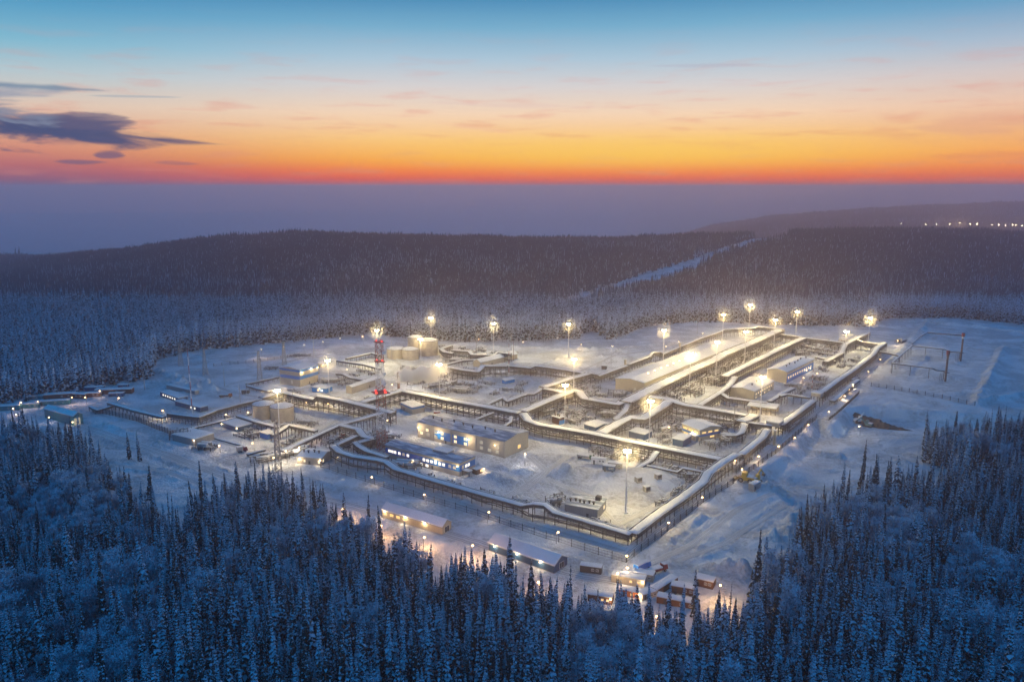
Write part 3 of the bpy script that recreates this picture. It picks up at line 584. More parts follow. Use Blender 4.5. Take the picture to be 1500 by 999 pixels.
# ------------------------------------------------------------------ buildings
def rect(A, B, C):
    a, b, c = [G(*q) for q in (A, B, C)]
    for q in (b, c): q.z = a.z
    u = (b - a); L = u.length; u.normalize(); v = Vector((-u.y, u.x, 0)); wv = (c - a).dot(v)
    if wv < 0:                                   # run the long side the other way so that depth grows with local y
        return b, math.atan2(-u.y, -u.x), L, -wv, 1
    return a, math.atan2(u.y, u.x), L, wv, 0
WIN = {}
def window(parent, loc, rz, w_, h_, m, name='window'):
    k = (w_, h_, m)
    if k not in WIN:
        p = MB().box(-w_ / 2, -.05, -h_ / 2, w_ / 2, 0, h_ / 2).mesh('window', M[m]); f = MB(); t = .1
        for q in ((-w_ / 2 - t, -h_ / 2 - t, w_ / 2 + t, -h_ / 2), (-w_ / 2 - t, h_ / 2, w_ / 2 + t, h_ / 2 + t), (-w_ / 2 - t, -h_ / 2, -w_ / 2, h_ / 2), (w_ / 2, -h_ / 2, w_ / 2 + t, h_ / 2), (-.04, -h_ / 2, .04, h_ / 2)):
            f.box(q[0], -.09, q[1], q[2], -.003, q[3])
        WIN[k] = (p, f.mesh('frame', M['white']))
    o = link(name, WIN[k][0], parent, loc, rz); link('frame', WIN[k][1], o); return o
LAMPS = []                                       # (parent, local place, watts, colour, radius)
def lampdata(w_, c, r):
    k = 'lamp_%d_%d_%d' % (w_, c[1] * 100, r * 10)
    d = bpy.data.lights.get(k)
    if d is None: d = bpy.data.lights.new(k, 'POINT'); d.energy = w_; d.color = c; d.shadow_soft_size = r
    return d
def lampobj(parent, loc, w_, c=WARM, r=.5): return link('lamp_light', lampdata(w_, c, r), parent, loc)
WLM = None
def wall_lamp(parent, loc, w_=None, c=(1.0, .74, .42)):
    global WLM
    if WLM is None:
        b = MB()
        for k in range(5):
            a = -math.pi / 2 + math.pi * k / 4
        b.box(-.3, -.5, -.22, .3, -.1, .2); WLM = b.mesh('wall_lamp', M['smalllens'])
        b2 = MB().box(-.07, -.12, -.05, .07, 0, .3).mesh('bracket', M['steel']); WLM = (WLM, b2)
    o = link('wall_lamp', WLM[0], parent, loc); link('bracket', WLM[1], o); lampobj(parent, (loc[0], loc[1] - (3.0 if (w_ or 0) > 1500 else 1.0), loc[2] - .3), (w_ or WALL_W) * .55, c, .3); return o
def building(label, A, B, C, h, wall='beige', roof='gable', rise=1.2, roofm='roofsnow', bands=(), wins=(), endwins=(), vents=0, lamps=(), door=None, name='industrial_building', cat='building', snowpart=1.0, plinth=True, group=None, bare=None, depth=None):
    o, rz, L, D, flip = rect(A, B, C)
    if depth: D = depth
    root = thing(name, label, cat, o, rz, group); X = (lambda t: (1 - t) * L) if flip else (lambda t: t * L)
    mb = MB(); z0 = -.4
    if roof == 'gable':
        vs = [(0, 0, z0), (L, 0, z0), (L, D, z0), (0, D, z0), (0, 0, h), (L, 0, h), (L, D, h), (0, D, h), (0, D / 2, h + rise), (L, D / 2, h + rise)]
        mb.add(vs, [(3, 2, 1, 0), (0, 1, 5, 4), (2, 3, 7, 6), (3, 0, 4, 8, 7), (1, 2, 6, 9, 5)])
    else:
        mb.box(0, 0, z0, L, D, h)
    wl = mb.build('wall', M[wall], root)
    rb = MB(); e = .45
    def roofpts(t0, t1, dz0, dz1, ov):
        if roof == 'gable':
            s = rise / (D / 2); return [(-ov, -ov, h - s * ov + dz0), (-ov, D / 2, h + rise + dz0), (-ov, D + ov, h - s * ov + dz0), (-ov, D + ov, h - s * ov + dz1), (-ov, D / 2, h + rise + dz1), (-ov, -ov, h - s * ov + dz1)]
        if roof == 'mono': return [(-ov, -ov, h + dz0), (-ov, D + ov, h + rise + dz0), (-ov, D + ov, h + rise + dz1), (-ov, -ov, h + dz1)]
        return [(-ov, -ov, h + dz0), (-ov, D + ov, h + dz0), (-ov, D + ov, h + dz1), (-ov, -ov, h + dz1)]
    def slab(b, dz0, dz1, ov, x0=None, x1=None, m=0):
        q = roofpts(0, 1, dz0, dz1, ov); n = len(q); xa = -ov if x0 is None else x0; xb = L + ov if x1 is None else x1
        vs = [(xa, p[1], p[2]) for p in q] + [(xb, p[1], p[2]) for p in q]
        b.add(vs, [tuple(range(n)), tuple(range(n, 2 * n))[::-1]] + [(k, n + k, n + (k + 1) % n, (k + 1) % n) for k in range(n)], m)
    slab(rb, .012, .2, e); rb.build('roof', M[bare or 'roofmetal'], root)
    sb = MB(); slab(sb, .203, .2 + .32 * snowpart, e - .12); sb.build('snow_cover', M[roofm], root)
    for (za, zb, m, t0, t1, where) in bands:
        b = MB()
        if where in ('front', 'both'):
            xa, xb = sorted((X(t0), X(t1))); b.box(max(xa, .02), -.05, za, min(xb, L - .02), -.003, zb)
        if where in ('end', 'both'):
            xe = X(0); s = 1 if flip else -1
            b.box(*(sorted((xe + s * .003, xe + s * .05))[0], .02, za, sorted((xe + s * .003, xe + s * .05))[1], D - .02, zb))
        b.build('cladding_band', M[m], root)
    fl = {b[2] for b in bands}
    for (t, z, w_, h_, m) in wins: window(root, (X(t), -.052, z), 0, w_, h_, m)
    for (t, z, w_, h_, m) in endwins: window(root, (X(0) + (.052 if flip else -.052), t * D, z), math.pi / 2 if flip else -math.pi / 2, w_, h_, m)
    if door is not None:
        d = MB().box(-.6, -.07, 0, .6, -.002, 2.2).build('door', M['steel'], root, (X(door), 0, -.1)); MB().box(.35, -.12, .95, .5, -.075, 1.1).build('handle', M['galv'], d)
    for k in range(vents):
        t = (k + .6) / vents; vx, vy = X(.12 + .84 * t), D * (.34 + .05 * math.sin(k * 2.1)); vz = h + (rise * vy / (D / 2) if roof == 'gable' else 0) + .2
        v = MB().tube((0, 0, 0), (0, 0, 1.5), .42, 8).box(-.6, -.6, 1.5, .6, .6, 1.75).build('roof_vent', M['steel'], root, (vx, vy, vz))
    for (t, z, w_) in lamps: wall_lamp(root, (X(t), -.06, z), w_)
    if plinth: MB().box(-.08, -.08, z0, L + .08, D + .08, .25).build('plinth', M['concrete'], root)
    cu, su = math.cos(rz), math.sin(rz); nn_ = max(1, int(L / max(3, D * .7)))
    OCC.extend((o.x + cu * L * (k + .5) / nn_ - su * D / 2, o.y + su * L * (k + .5) / nn_ + cu * D / 2, D * .62) for k in range(nn_))
    return root, L, D, X
b, L, D, X = building('long beige two storey building with blue wall panels and dark roof stacks', (739, 671), (612, 640), (775, 655), 9.6, 'beige', 'gable', 1.5, roofm='dusted', snowpart=.4, vents=7, door=.66,
    bands=[(2.0, 7.0, 'blue', .40, .58, 'front'), (2.0, 7.0, 'blue', .60, .79, 'front')],
    wins=[(t, z, 2.0, 1.6, m) for t, z, m in ((.075, 5.6, 'windim'), (.075, 2.6, 'windim'), (.16, 2.6, 'windim'), (.25, 6.2, 'windim'), (.25, 2.9, 'windim'), (.43, 5.9, 'winlit'), (.43, 3.0, 'winlit'), (.545, 5.9, 'winlit'), (.545, 3.0, 'winlit'), (.70, 5.9, 'winlit'), (.70, 3.0, 'winlit'), (.775, 5.9, 'windim'), (.775, 3.0, 'windim'), (.88, 6.0, 'winlit'), (.95, 3.4, 'winlit'), (.87, 3.2, 'windim'))],
    endwins=[(.6, 3.0, 2.6, 2.0, 'winwarm')], lamps=[(.985, 6.6, 3600), (.74, 6.4, 3600), (.39, 6.2, 3600), (.1, 6.4, 1600)])
for t in (.31, .595, .80): MB().box(-.35, -.22, -.3, .35, -.055, 9.5).build('pilaster', M['grey'], b, (X(t), 0, 0))
b, L, D, X = building('bright blue office block with a long dusty blue roof', (673, 698), (565, 669), (704, 687), 7.2, 'blue', 'gable', 1.3, roofm='dusted', snowpart=.5, door=.35,
    bands=[(5.9, 7.15, 'cream', 0, 1, 'both'), (0, 2.6, 'beige', 0, 1, 'both')],
    wins=[(t, 4.4, 1.7, 1.5, m) for t, m in ((.06, 'windim'), (.12, 'windim'), (.20, 'winwhite'), (.25, 'winwhite'), (.31, 'winwhite'), (.36, 'winwhite'), (.41, 'winwhite'), (.46, 'winwhite'), (.68, 'winwhite'), (.74, 'windim'), (.80, 'winwhite'), (.86, 'winwhite'), (.90, 'winwhite'), (.94, 'winwhite'))] + [(t, 1.5, 2.0, 1.4, 'winwhite') for t in (.42, .50, .54, .62)],
    endwins=[(t, 4.4, 1.6, 1.6, m) for t, m in ((.22, 'windim'), (.42, 'winwhite'), (.58, 'winwhite'))], lamps=[(.56, 3.2, 1600), (.3, 5.6, 2000), (.02, 5.6, 1600)])
MB().box(-5, -3, 0, 5, 3, 1.3).box(-5.2, -3.2, 1.303, 5.2, 3.2, 1.6, 1).build('roof_hatch', [M['grey'], M['roofsnow']], b, (X(.32), D * .55, 8.2))
MB().box(0, 0, 2.6, 5, 3.4, 2.8).box(.2, .2, 2.803, 4.8, 3.2, 3.2, 1).box(.2, .2, 0, .4, .4, 2.6).box(4.6, .2, 0, 4.8, .4, 2.6).build('porch', [M['steel'], M['roofsnow']], b, (X(0) - (0 if X(0) > 1 else 5.05), D * .15, 0))
building('tall beige block with two blue bands and rooftop lamps', (440, 567), (466.5, 559), (418, 560), 13.2, 'cream', 'gable', 1.3, bands=[(5.6, 8.2, 'blue', 0, 1, 'both'), (11.4, 13.1, 'blue', 0, 1, 'both')], lamps=[(.12, 11.2, 1200), (.62, 11.8, 1400), (.98, 11.4, 700)], endwins=[(.4, 3, 1.2, 2.2, 'windim')], door=.5)
b, L, D, X = building('very long compressor hall with a lamp lit snow roof and blue lower wall', (943, 578), (1083, 517), (891, 575), 8.6, 'cream', 'gable', 1.6, bands=[(2.2, 5.6, 'blue', .02, .99, 'front')], door=.1, endwins=[(.3, 3, 1.4, 1.4, 'windim')])
MB().box(-.02, 0, 0, 9, 8, 9.4).box(-.2, -.2, 9.403, 9.2, 8.2, 9.8, 1).build('stair_tower', [M['cream'], M['roofsnow']], b, (X(0) - (9.6 if X(0) > 1 else -.6), D * .2, 0))
RL = MB().tube((0, 0, 0), (0, 0, 1.6), .1, 5).mesh('roof_lamp', M['steel']); RLL = MB().box(-.45, -.45, 1.6, .45, .45, 2.1).mesh('glow', M['smalllens'])
for k in range(9):
    q = (X(.10 + .058 * k), D * .27, 8.6 + 1.6 * .54 + .5); r = link('roof_lamp', RL, b, q); link('glow', RLL, r); lampobj(b, (q[0], q[1], q[2] + 2.6), 150, (1, .8, .5), .4)
b, L, D, X = building('long hall with a blue wall and two rows of small lit windows', (1152, 561.5), (1191, 541), (1125, 556), 8.8, 'cream', 'gable', 1.5, vents=6, bands=[(.3, 6.6, 'blue', 0, 1, 'front')],
    wins=[((k + .7) / 12, 4.0, 1.7, 1.7, 'winlit') for k in range(11)] + [((k + .7) / 12, 7.6, 1.5, .9, 'windim') for k in range(11)], lamps=[(.72, 2.6, 500), (.86, 2.8, 500)], door=.8)
building('small grey beige hall with lit windows on its long side', (1104.7, 586), (1133, 570), (1068.5, 580.5), 6.2, 'cream', 'gable', 1.4, vents=3, wins=[((k + .7) / 9, 3.9, 1.5, 1.2, 'winlit') for k in range(8)] + [((k + .7) / 9, 1.4, 1.5, 1.2, 'winlit') for k in range(0, 8, 2)], door=.9)
# open shelter, lit inside
o, rz, L, D, flip = rect((1136, 609), (1094.5, 604), (1141, 603)); r = thing('canopy_shelter', 'low open shelter with a lamp lit interior and flat snow roof', 'shelter', o, rz)
MB().box(-.4, -.4, 4.4, L + .4, D + .4, 4.7).build('roof', M['roofmetal'], r); MB().box(-.3, -.3, 4.703, L + .3, D + .3, 5.2).build('snow_cover', M['roofsnow'], r); MB().box(0, D - .2, 0, L, D, 4.4).build('wall', M['cream'], r)
for k in range(7): MB().box(-.12, -.12, -.3, .12, .12, 4.4).build('post', M['steel'], r, (.2 + (L - .4) * k / 6, .15, 0))
for k in range(5):
    MB().box(-.9, -.15, 4.1, .9, .15, 4.35).build('strip_lamp', M['smalllens'], r, (L * (k + .5) / 5, D * .3, 0)); lampobj(r, (L * (k + .5) / 5, D * .25, 3.4), 420, (1, .68, .32), .4)
b, L, D, X = building('small house with yellow lit strip windows and a blue stripe under a thick snow roof', (1024.5, 646), (998.5, 635), (1043, 635.5), 6.6, 'cream', 'gable', 1.4, bands=[(2.6, 3.6, 'blue', -.0, 1, 'both')], wins=[(.2, 4.7, 3.6, 1.0, 'winwarm'), (.5, 4.7, 3.6, 1.0, 'winwarm'), (.8, 4.7, 3.6, 1.0, 'winwarm'), (.75, 1.5, 4.0, 1.2, 'winwarm')], endwins=[(.2, 4.8, 3.0, .9, 'winwarm'), (.5, 4.8, 3.0, .9, 'winwarm'), (.8, 4.8, 3.0, .9, 'winwarm'), (.6, 1.6, 3.2, 1.0, 'winwarm')], lamps=[(.22, 3.9, 700), (.36, 3.9, 700)], door=.3)
MB().box(-3.4, -2.4, 0, 3.4, -.1, 2.9).box(-3.6, -2.6, 2.903, 3.6, -.1, 3.25, 1).build('annex', [M['beige'], M['roofsnow']], b, (X(.26), 0, 0))
b, L, D, X = building('flat roofed grey house with many roof stacks near the front corner', (875, 761), (827, 752), (898.5, 748.5), 4.7, 'grey', 'mono', .7, roofm='dusted', snowpart=.35, vents=6, endwins=[(.75, 2.6, 1.7, 1.6, 'winlit')], door=.3)
MB().box(-1.2, -1.2, 0, 1.2, 1.2, 2.0).build('roof_fan', M['steel'], b, (X(.18), D * .8, 5.4))
building('small gate house with a pale snow roof and lit corner', (471, 682), (436, 679), (497, 671), 4.0, 'beige', 'gable', 1.3, vents=4, wins=[(.1, 2.0, 1.2, 1.4, 'winlit'), (.7, 2.0, 1.0, 1.2, 'winlit')], endwins=[(.15, 2.2, 1.3, 1.4, 'winlit')], lamps=[(.04, 3.2, 800), (.9, 3.0, 1500)], door=.5)
building('plain grey windowless box with a flat snow roof at the left edge of the yard', (286, 653.5), (253, 645.5), (313.5, 643.5), 4.0, 'grey', 'flat', lamps=[(.02, 3.6, 400)], endwins=[(.55, 1.1, .9, 1.9, 'glass')])
building('small dark blue cabin with a lit doorway left of the tanks', (348.5, 633.5), (325.5, 626), (367, 627), 3.2, 'dblue', 'flat', lamps=[(.03, 2.6, 900), (.99, 2.4, 500)], name='cabin', cat='cabin')
building('small blue cabin beside the low pipe rack, below the tanks', (392.5, 644.5), (381, 640.5), (401, 640.5), 3.4, 'blue', 'flat', name='cabin', cat='cabin')
building('beige shed with bright blue roof edges below the steam cloud', (604, 607), (587, 599.5), (616, 600.5), 4.6, 'beige', 'flat', bands=[(3.5, 4.58, 'blue', 0, 1, 'both')], roofm='roofsnow', door=.7, name='shed', cat='shed')
building('long low beige shed with a rounded snow roof beside the lattice tower', (516, 577), (558, 563), (507.5, 575.5), 5.0, 'beige', 'gable', .9, door=.6, name='shed', cat='shed')
building('pale arched storage shed with a thick snow roof in the back yard', (704, 539), (758, 525.5), (686.5, 538), 4.6, 'cream', 'gable', 2.2, name='shed', cat='shed', door=.3)
building('dark blue shed with a big snowy roof in the middle yard', (873, 634), (855.5, 628.5), (887, 626), 3.4, 'dblue', 'gable', .8, name='shed', cat='shed')
building('small rusty shed with a blue wall right below the centre mast', (819, 623), (809, 619.5), (827.5, 620), 4.6, 'brown', 'flat', bands=[(0, 3, 'blue', .2, 1, 'end')], vents=3, name='shed', cat='shed')
building('flat blue container hut behind the central rack, left of two', (944, 646), (921, 641), (946, 641), 4.0, 'dblue', 'flat', name='cabin', cat='cabin', depth=9)
building('flat blue container hut behind the central rack, right of two', (1000, 655.5), (985, 652), (1009, 651), 4.2, 'dblue', 'flat', name='cabin', cat='cabin', depth=12)
building('low dark cabin row with six lit windows in the left yard', (262, 590), (235, 580.5), (268, 585), 3.2, 'dblue', 'flat', wins=[((k + 1.6) / 8, 1.8, 1.6, 1.2, 'winwhite') for k in range(6)], name='cabin', cat='cabin')
building('long dark hut with two lit windows beside the left mast', (294, 604), (257, 594), (300, 600), 3.2, 'dblue', 'flat', wins=[(.22, 1.8, 1.6, 1.3, 'winwhite'), (.36, 1.8, 1.6, 1.3, 'winwhite')], name='cabin', cat='cabin')
building('long flat roofed shed half buried in snow, right of the dark huts', (286, 578), (244, 570), (291, 575), 2.6, 'grey', 'flat', name='shed', cat='shed')
building('blue and white lit trailer in front of the beige and blue block', (478, 576.5), (457, 574.5), (482, 572.5), 3.6, 'blue', 'flat', wins=[(.3, 2.0, 1.8, 1.4, 'winwhite'), (.55, 2.0, 1.8, 1.4, 'winwarm')], lamps=[(.45, 3.2, 600)], name='trailer', cat='trailer')
building('blue roofed pump hut on the open field in the middle', (754, 560), (740, 563), (757, 557), 2.6, 'blue', 'mono', .7, name='shed', cat='shed')
building('small dark kiosk left of the back chimney', (888, 541.5), (881, 541.2), (889, 540), 3.0, 'steel', 'flat', name='kiosk', cat='kiosk')
# step houses on the right perimeter rack
for lab, (x, y), wd, hh in (('boxy pipe portal with snow top where the right rack steps near the lit shelter', (1134, 637), 8.0, 9.5), ('boxy pipe portal on the right perimeter rack below the blue windowed hall', (1196, 593), 6.5, 9.5)):
    g = G(x, y); r = thing('pipe_portal', lab, 'portal', g, R_(52)); k = wd / 2
    for sx in (-1, 1):
        for sy in (-1, 1): MB().box(-.2, -.2, -.3, .2, .2, hh - 3).build('column', M['steel'], r, (sx * (k - .3), sy * (k - .3), 0))
    MB().box(-k, -k, hh - 3, k, k, hh - .6).build('housing', M['galv'], r); MB().box(-k - .2, -k - .2, hh - .597, k + .2, k + .2, hh).build('snow_cover', M['roofsnow'], r)
# long sheds outside the fence
building('long shed with a lit beige front behind the trees, left of two', (648, 783), (560, 757), (665, 774), 3.6, 'cream', 'gable', 2.2, snowpart=1.2, bands=[(3.4, 3.58, 'blue', 0, 1, 'front')], wins=[((k + .5) / 9, 2.2, 2.0, 1.2, 'winwarm') for k in range(5, 9)], endwins=[(.5, 1.6, 3.0, 2.6, 'glass')], lamps=[(.95, 3.2, 900), (.6, 3.2, 1100), (.28, 3.2, 1100)], name='storage_shed', cat='shed')
building('long snow roofed shed with a blue gable end, right of two outside the fence', (812, 840), (716, 806), (836, 828), 3.4, 'dblue', 'gable', 2.4, snowpart=1.2, lamps=[(.9, 3.0, 1100), (.55, 3.0, 1100), (.2, 3.0, 1300)], endwins=[(.55, 1.8, 3.0, 2.4, 'glass')], name='storage_shed', cat='shed')
building('large shed with a white roof at the left camp', (109, 624), (66, 612), (129, 620), 6.5, 'teal', 'gable', 1.8, endwins=[(.35, 2.6, 4.0, 4.4, 'windim')], lamps=[(.03, 2.5, 300)], name='storage_shed', cat='shed')

# ------------------------------------------------------------------ tanks
def tank(label, x, y, dia, h, m='tank', cone=1.6):
    g = G(x, y); g.y += dia / 2 * .95; OCC.append((g.x, g.y, dia / 2 + 1)); r = thing('storage_tank', label, 'tank', g); R = dia / 2; n = 40
    def cyl(r0, z0, r1, z1): return [(r0 * math.cos(2 * math.pi * k / n), r0 * math.sin(2 * math.pi * k / n), z0) for k in range(n)], [(r1 * math.cos(2 * math.pi * k / n), r1 * math.sin(2 * math.pi * k / n), z1) for k in range(n)]
    b = MB(); a, c = cyl(R, -.3, R, h); b.add(a + c, [(k, (k + 1) % n, n + (k + 1) % n, n + k) for k in range(n)]); b.add(a, [tuple(range(n))[::-1]])
    for q in b.build('shell', M[m], r).data.polygons: q.use_smooth = len(q.vertices) == 4
    b = MB(); a, c = cyl(R + .25, h - .25, R + .25, h + .05); b.add(a + c, [(k, (k + 1) % n, n + (k + 1) % n, n + k) for k in range(n)]); b.add(c, [tuple(range(n))]); b.add(a, [tuple(range(n))[::-1]]); b.build('rim', M['steel'], r)
    b = MB(); a, c = cyl(R + .1, h + .053, R * .5, h + .3 + cone * .6); b.add(a + c, [(k, (k + 1) % n, n + (k + 1) % n, n + k) for k in range(n)]); top = (0, 0, h + .3 + cone); b.add(c + [top], [(k, (k + 1) % n, n) for k in range(n)])
    for q in b.build('snow_cover', M['roofsnow'], r).data.polygons: q.use_smooth = True
    b = MB()
    for k in range(26):
        t = k / 25; a = -.2 + t * 1.5; b.box(*[v for v in (math.cos(a) * (R + .45) - .35, math.sin(a) * (R + .45) - .35, t * h - .05, math.cos(a) * (R + .45) + .35, math.sin(a) * (R + .45) + .35, t * h + .05)])
    b.build('stair', M['steel'], r)
    b = MB(); 
    for k in range(18): a = 2 * math.pi * k / 18; b.tube((math.cos(a) * R * .97, math.sin(a) * R * .97, h + .05), (math.cos(a) * R * .97, math.sin(a) * R * .97, h + 1.1), .05, 4); a2 = a + 2 * math.pi / 18; b.tube((math.cos(a) * R * .97, math.sin(a) * R * .97, h + 1.1), (math.cos(a2) * R * .97, math.sin(a2) * R * .97, h + 1.1), .05, 4)
    b.build('railing', M['steel'], r)
tank('beige storage tank standing under the left floodlight mast, front one of the pair', 409.5, 619.5, 15, 9.6)
tank('beige storage tank partly hidden behind its twin, left one of the pair', 382.5, 615.5, 14, 9.6)
tank('small grey beige tank at the back, leftmost of three', 578.5, 526.5, 16.5, 8.5)
tank('small grey beige tank at the back, middle of three', 600, 528, 14.5, 9)
tank('large grey beige tank at the back, right of three', 625.5, 522, 18.5, 13.5)
tank('small white topped tank hidden behind the three back tanks', 607, 512, 14, 11)
# ------------------------------------------------------------------ floodlight masts
MASTZ = 31.0
mp = MB().tube((0, 0, -.5), (0, 0, MASTZ - .6), .40, 8, .20).box(-.9, -.9, -.5, .9, .9, .6).mesh('pole', M['white'])
mc = MB(); n = 16
for k in range(n):
    a, b = 2 * math.pi * k / n, 2 * math.pi * (k + 1) / n
    for rr, z in ((1.55, MASTZ - .9), (1.55, MASTZ - .2), (1.2, MASTZ - .9)): mc.beam((math.cos(a) * rr, math.sin(a) * rr, z), (math.cos(b) * rr, math.sin(b) * rr, z), .12)
    if k % 4 == 0: mc.beam((0, 0, MASTZ - .9), (math.cos(a) * 1.55, math.sin(a) * 1.55, MASTZ - .9), .14)
mc = mc.mesh('crown', M['steel'])
fl = MB().add([(-.62, 0, -.5), (.62, 0, -.5), (.62, 0, .5), (-.62, 0, .5), (-.4, -.5, -.3), (.4, -.5, -.3), (.4, -.5, .3), (-.4, -.5, .3)], [(7, 6, 5, 4), (0, 1, 5, 4), (1, 2, 6, 5), (2, 3, 7, 6), (3, 0, 4, 7)]).mesh('floodlight', M['steel'])
fg = MB().box(-.6, .004, -.48, .6, .12, .48).mesh('lens', M['lens'])
MASTS = [(919, 659, 'nearest floodlight mast, standing in the front corner yard by the flat roofed grey house'), (953, 586, 'floodlight mast in front of the wide stepped rack, left of the yellow lit house'),
 (828, 563, 'floodlight mast standing inside the bend of the centre rack'), (841, 525, 'floodlight mast behind the centre mast, at the rack corner'), (833, 474, 'floodlight mast at the back of the open middle field'),
 (723, 473, 'floodlight mast by the tree line behind the arched shed'), (643, 533, 'floodlight mast just right of the steam cloud'), (616, 496, 'floodlight mast in front of the large grey tank'), (631, 465, 'floodlight mast behind the large grey tank'),
 (552, 483, 'floodlight mast directly left of the red and white lattice tower'), (480, 527, 'floodlight mast just right of the beige block with blue bands'), (406, 571, 'floodlight mast in front of the two beige tanks'),
 (973, 483, 'floodlight mast on the snow field behind the compressor hall'), (1012, 517, 'floodlight mast beside the wide diagonal rack, lower of two along it'), (1051, 500, 'floodlight mast beside the wide diagonal rack, upper of two along it'),
 (1060, 460, 'floodlight mast at the back left corner of the rack grid'), (1093, 485, 'floodlight mast beyond the far end of the compressor hall'), (1099, 446, 'farthest floodlight mast, highest against the dark forest'),
 (1136, 468, 'floodlight mast at the back end of the wide diagonal rack'), (1168, 456, 'floodlight mast behind the back cross rack, near the trees'), (1240, 485, 'floodlight mast at the arched rack in the upper right corner'),
 (1275, 465, 'rightmost floodlight mast, at the edge of the flare field'), (1117, 551, 'floodlight mast beside the small grey beige hall')]
ml = bpy.data.lights.new('mast_lamp', 'POINT'); ml.energy = MAST_W; ml.color = WARM; ml.shadow_soft_size = 1.0; mls = []
for k_, (e_, c_) in enumerate(((.72, (1, .70, .25)), (1.0, WARM), (1.25, (1, .78, .34)), (1.05, (1, .72, .27)))):
    d_ = ml.copy(); d_.energy = MAST_W * e_; d_.color = c_; mls.append(d_)
for i, (x, y, lab) in enumerate(MASTS):
    p = P(x, y, MASTZ); r = thing('floodlight_mast', lab, 'floodlight mast', (p.x, p.y, 0), rng.uniform(0, 6), 'floodlight masts over the plant')
    link('pole', mp, r); link('crown', mc, r)
    for k in range(8):
        a = 2 * math.pi * k / 8; f = link('floodlight', fl, r, (math.cos(a) * 1.5, math.sin(a) * 1.5, MASTZ - .5), a - math.pi / 2); link('lens', fg, f)
    link('lamp_light', mls[(i * 5 + 1) % 4], r, (0, 0, MASTZ - 2.0))
# ice fog hanging round every floodlight
fm_, b, p, o = newmat('ice_fog'); fm_.node_tree.nodes.remove(p); pv = b.n('ShaderNodeVolumePrincipled'); pv.inputs['Color'].default_value = (.97, .96, .95, 1); pv.inputs['Density'].default_value = 0.006; pv.inputs['Anisotropy'].default_value = 0.0; b.t.links.new(pv.outputs[0], o.inputs['Volume'])
fb = MB(); IC = []
for i, (x, y, lab) in enumerate(MASTS):
    p = P(x, y, MASTZ); n1, n2 = 16, 10
    vs = [(p.x + 6.5 * math.sin(math.pi * i_ / n2) * math.cos(6.28318 * k / n1), p.y + 6.5 * math.sin(math.pi * i_ / n2) * math.sin(6.28318 * k / n1), MASTZ - .5 + 8.5 * math.cos(math.pi * i_ / n2)) for i_ in range(n2 + 1) for k in range(n1)]
    fb.add(vs, [(i_ * n1 + k, (i_ + 1) * n1 + k, (i_ + 1) * n1 + (k + 1) % n1, i_ * n1 + (k + 1) % n1) for i_ in range(n2) for k in range(n1)])
tag(fb.build('ice_fog', fm_), 'thin ice fog lit up around the floodlight heads', 'ice fog', kind='stuff')
# ------------------------------------------------------------------ small lamp posts
def post_mesh(hh):
    if hh == 14.5: return (MB().tube((0, 0, -40), (0, 0, hh), .2, 6, .1).mesh('pole', M['galv']), MB().tube((0, 0, hh), (0, 0, hh + 1.4), .28, 8, .5).mesh('lamp_head', M['lens']))
    return (MB().tube((0, 0, -.5), (0, 0, hh), .14, 6, .08).beam((0, 0, hh), (.9, 0, hh + .1), .1).mesh('pole', M['galv']), MB().box(.5, -.24, hh - .16, 1.2, .24, hh + .22).mesh('lamp_head', M['smalllens']))
PM = {}
def lamp_post(x, y, hh, lab, w_=None, c=(1, .72, .4), z0=0.0, rz=None, far=None):
    hh = float(hh)
    if hh not in PM: PM[hh] = post_mesh(hh)
    if far: p = P(x, y, far[1]); d = ray(x, y); s = far[0] / d[1]; g = Vector((d[0] * s, far[0], H + d[2] * s - hh)); 
    else: p = P(x, y, z0 + hh); g = Vector((p.x, p.y, G1(p.x, p.y)))
    r = thing('lamp_post', lab, 'lamp post', g, rng.uniform(0, 6.28) if rz is None else rz, 'small lamp posts'); link('pole', PM[hh][0], r); link('lamp_head', PM[hh][1], r); lampobj(r, (1.1, 0, hh - .9), w_ or POST_W, c, .35); return r
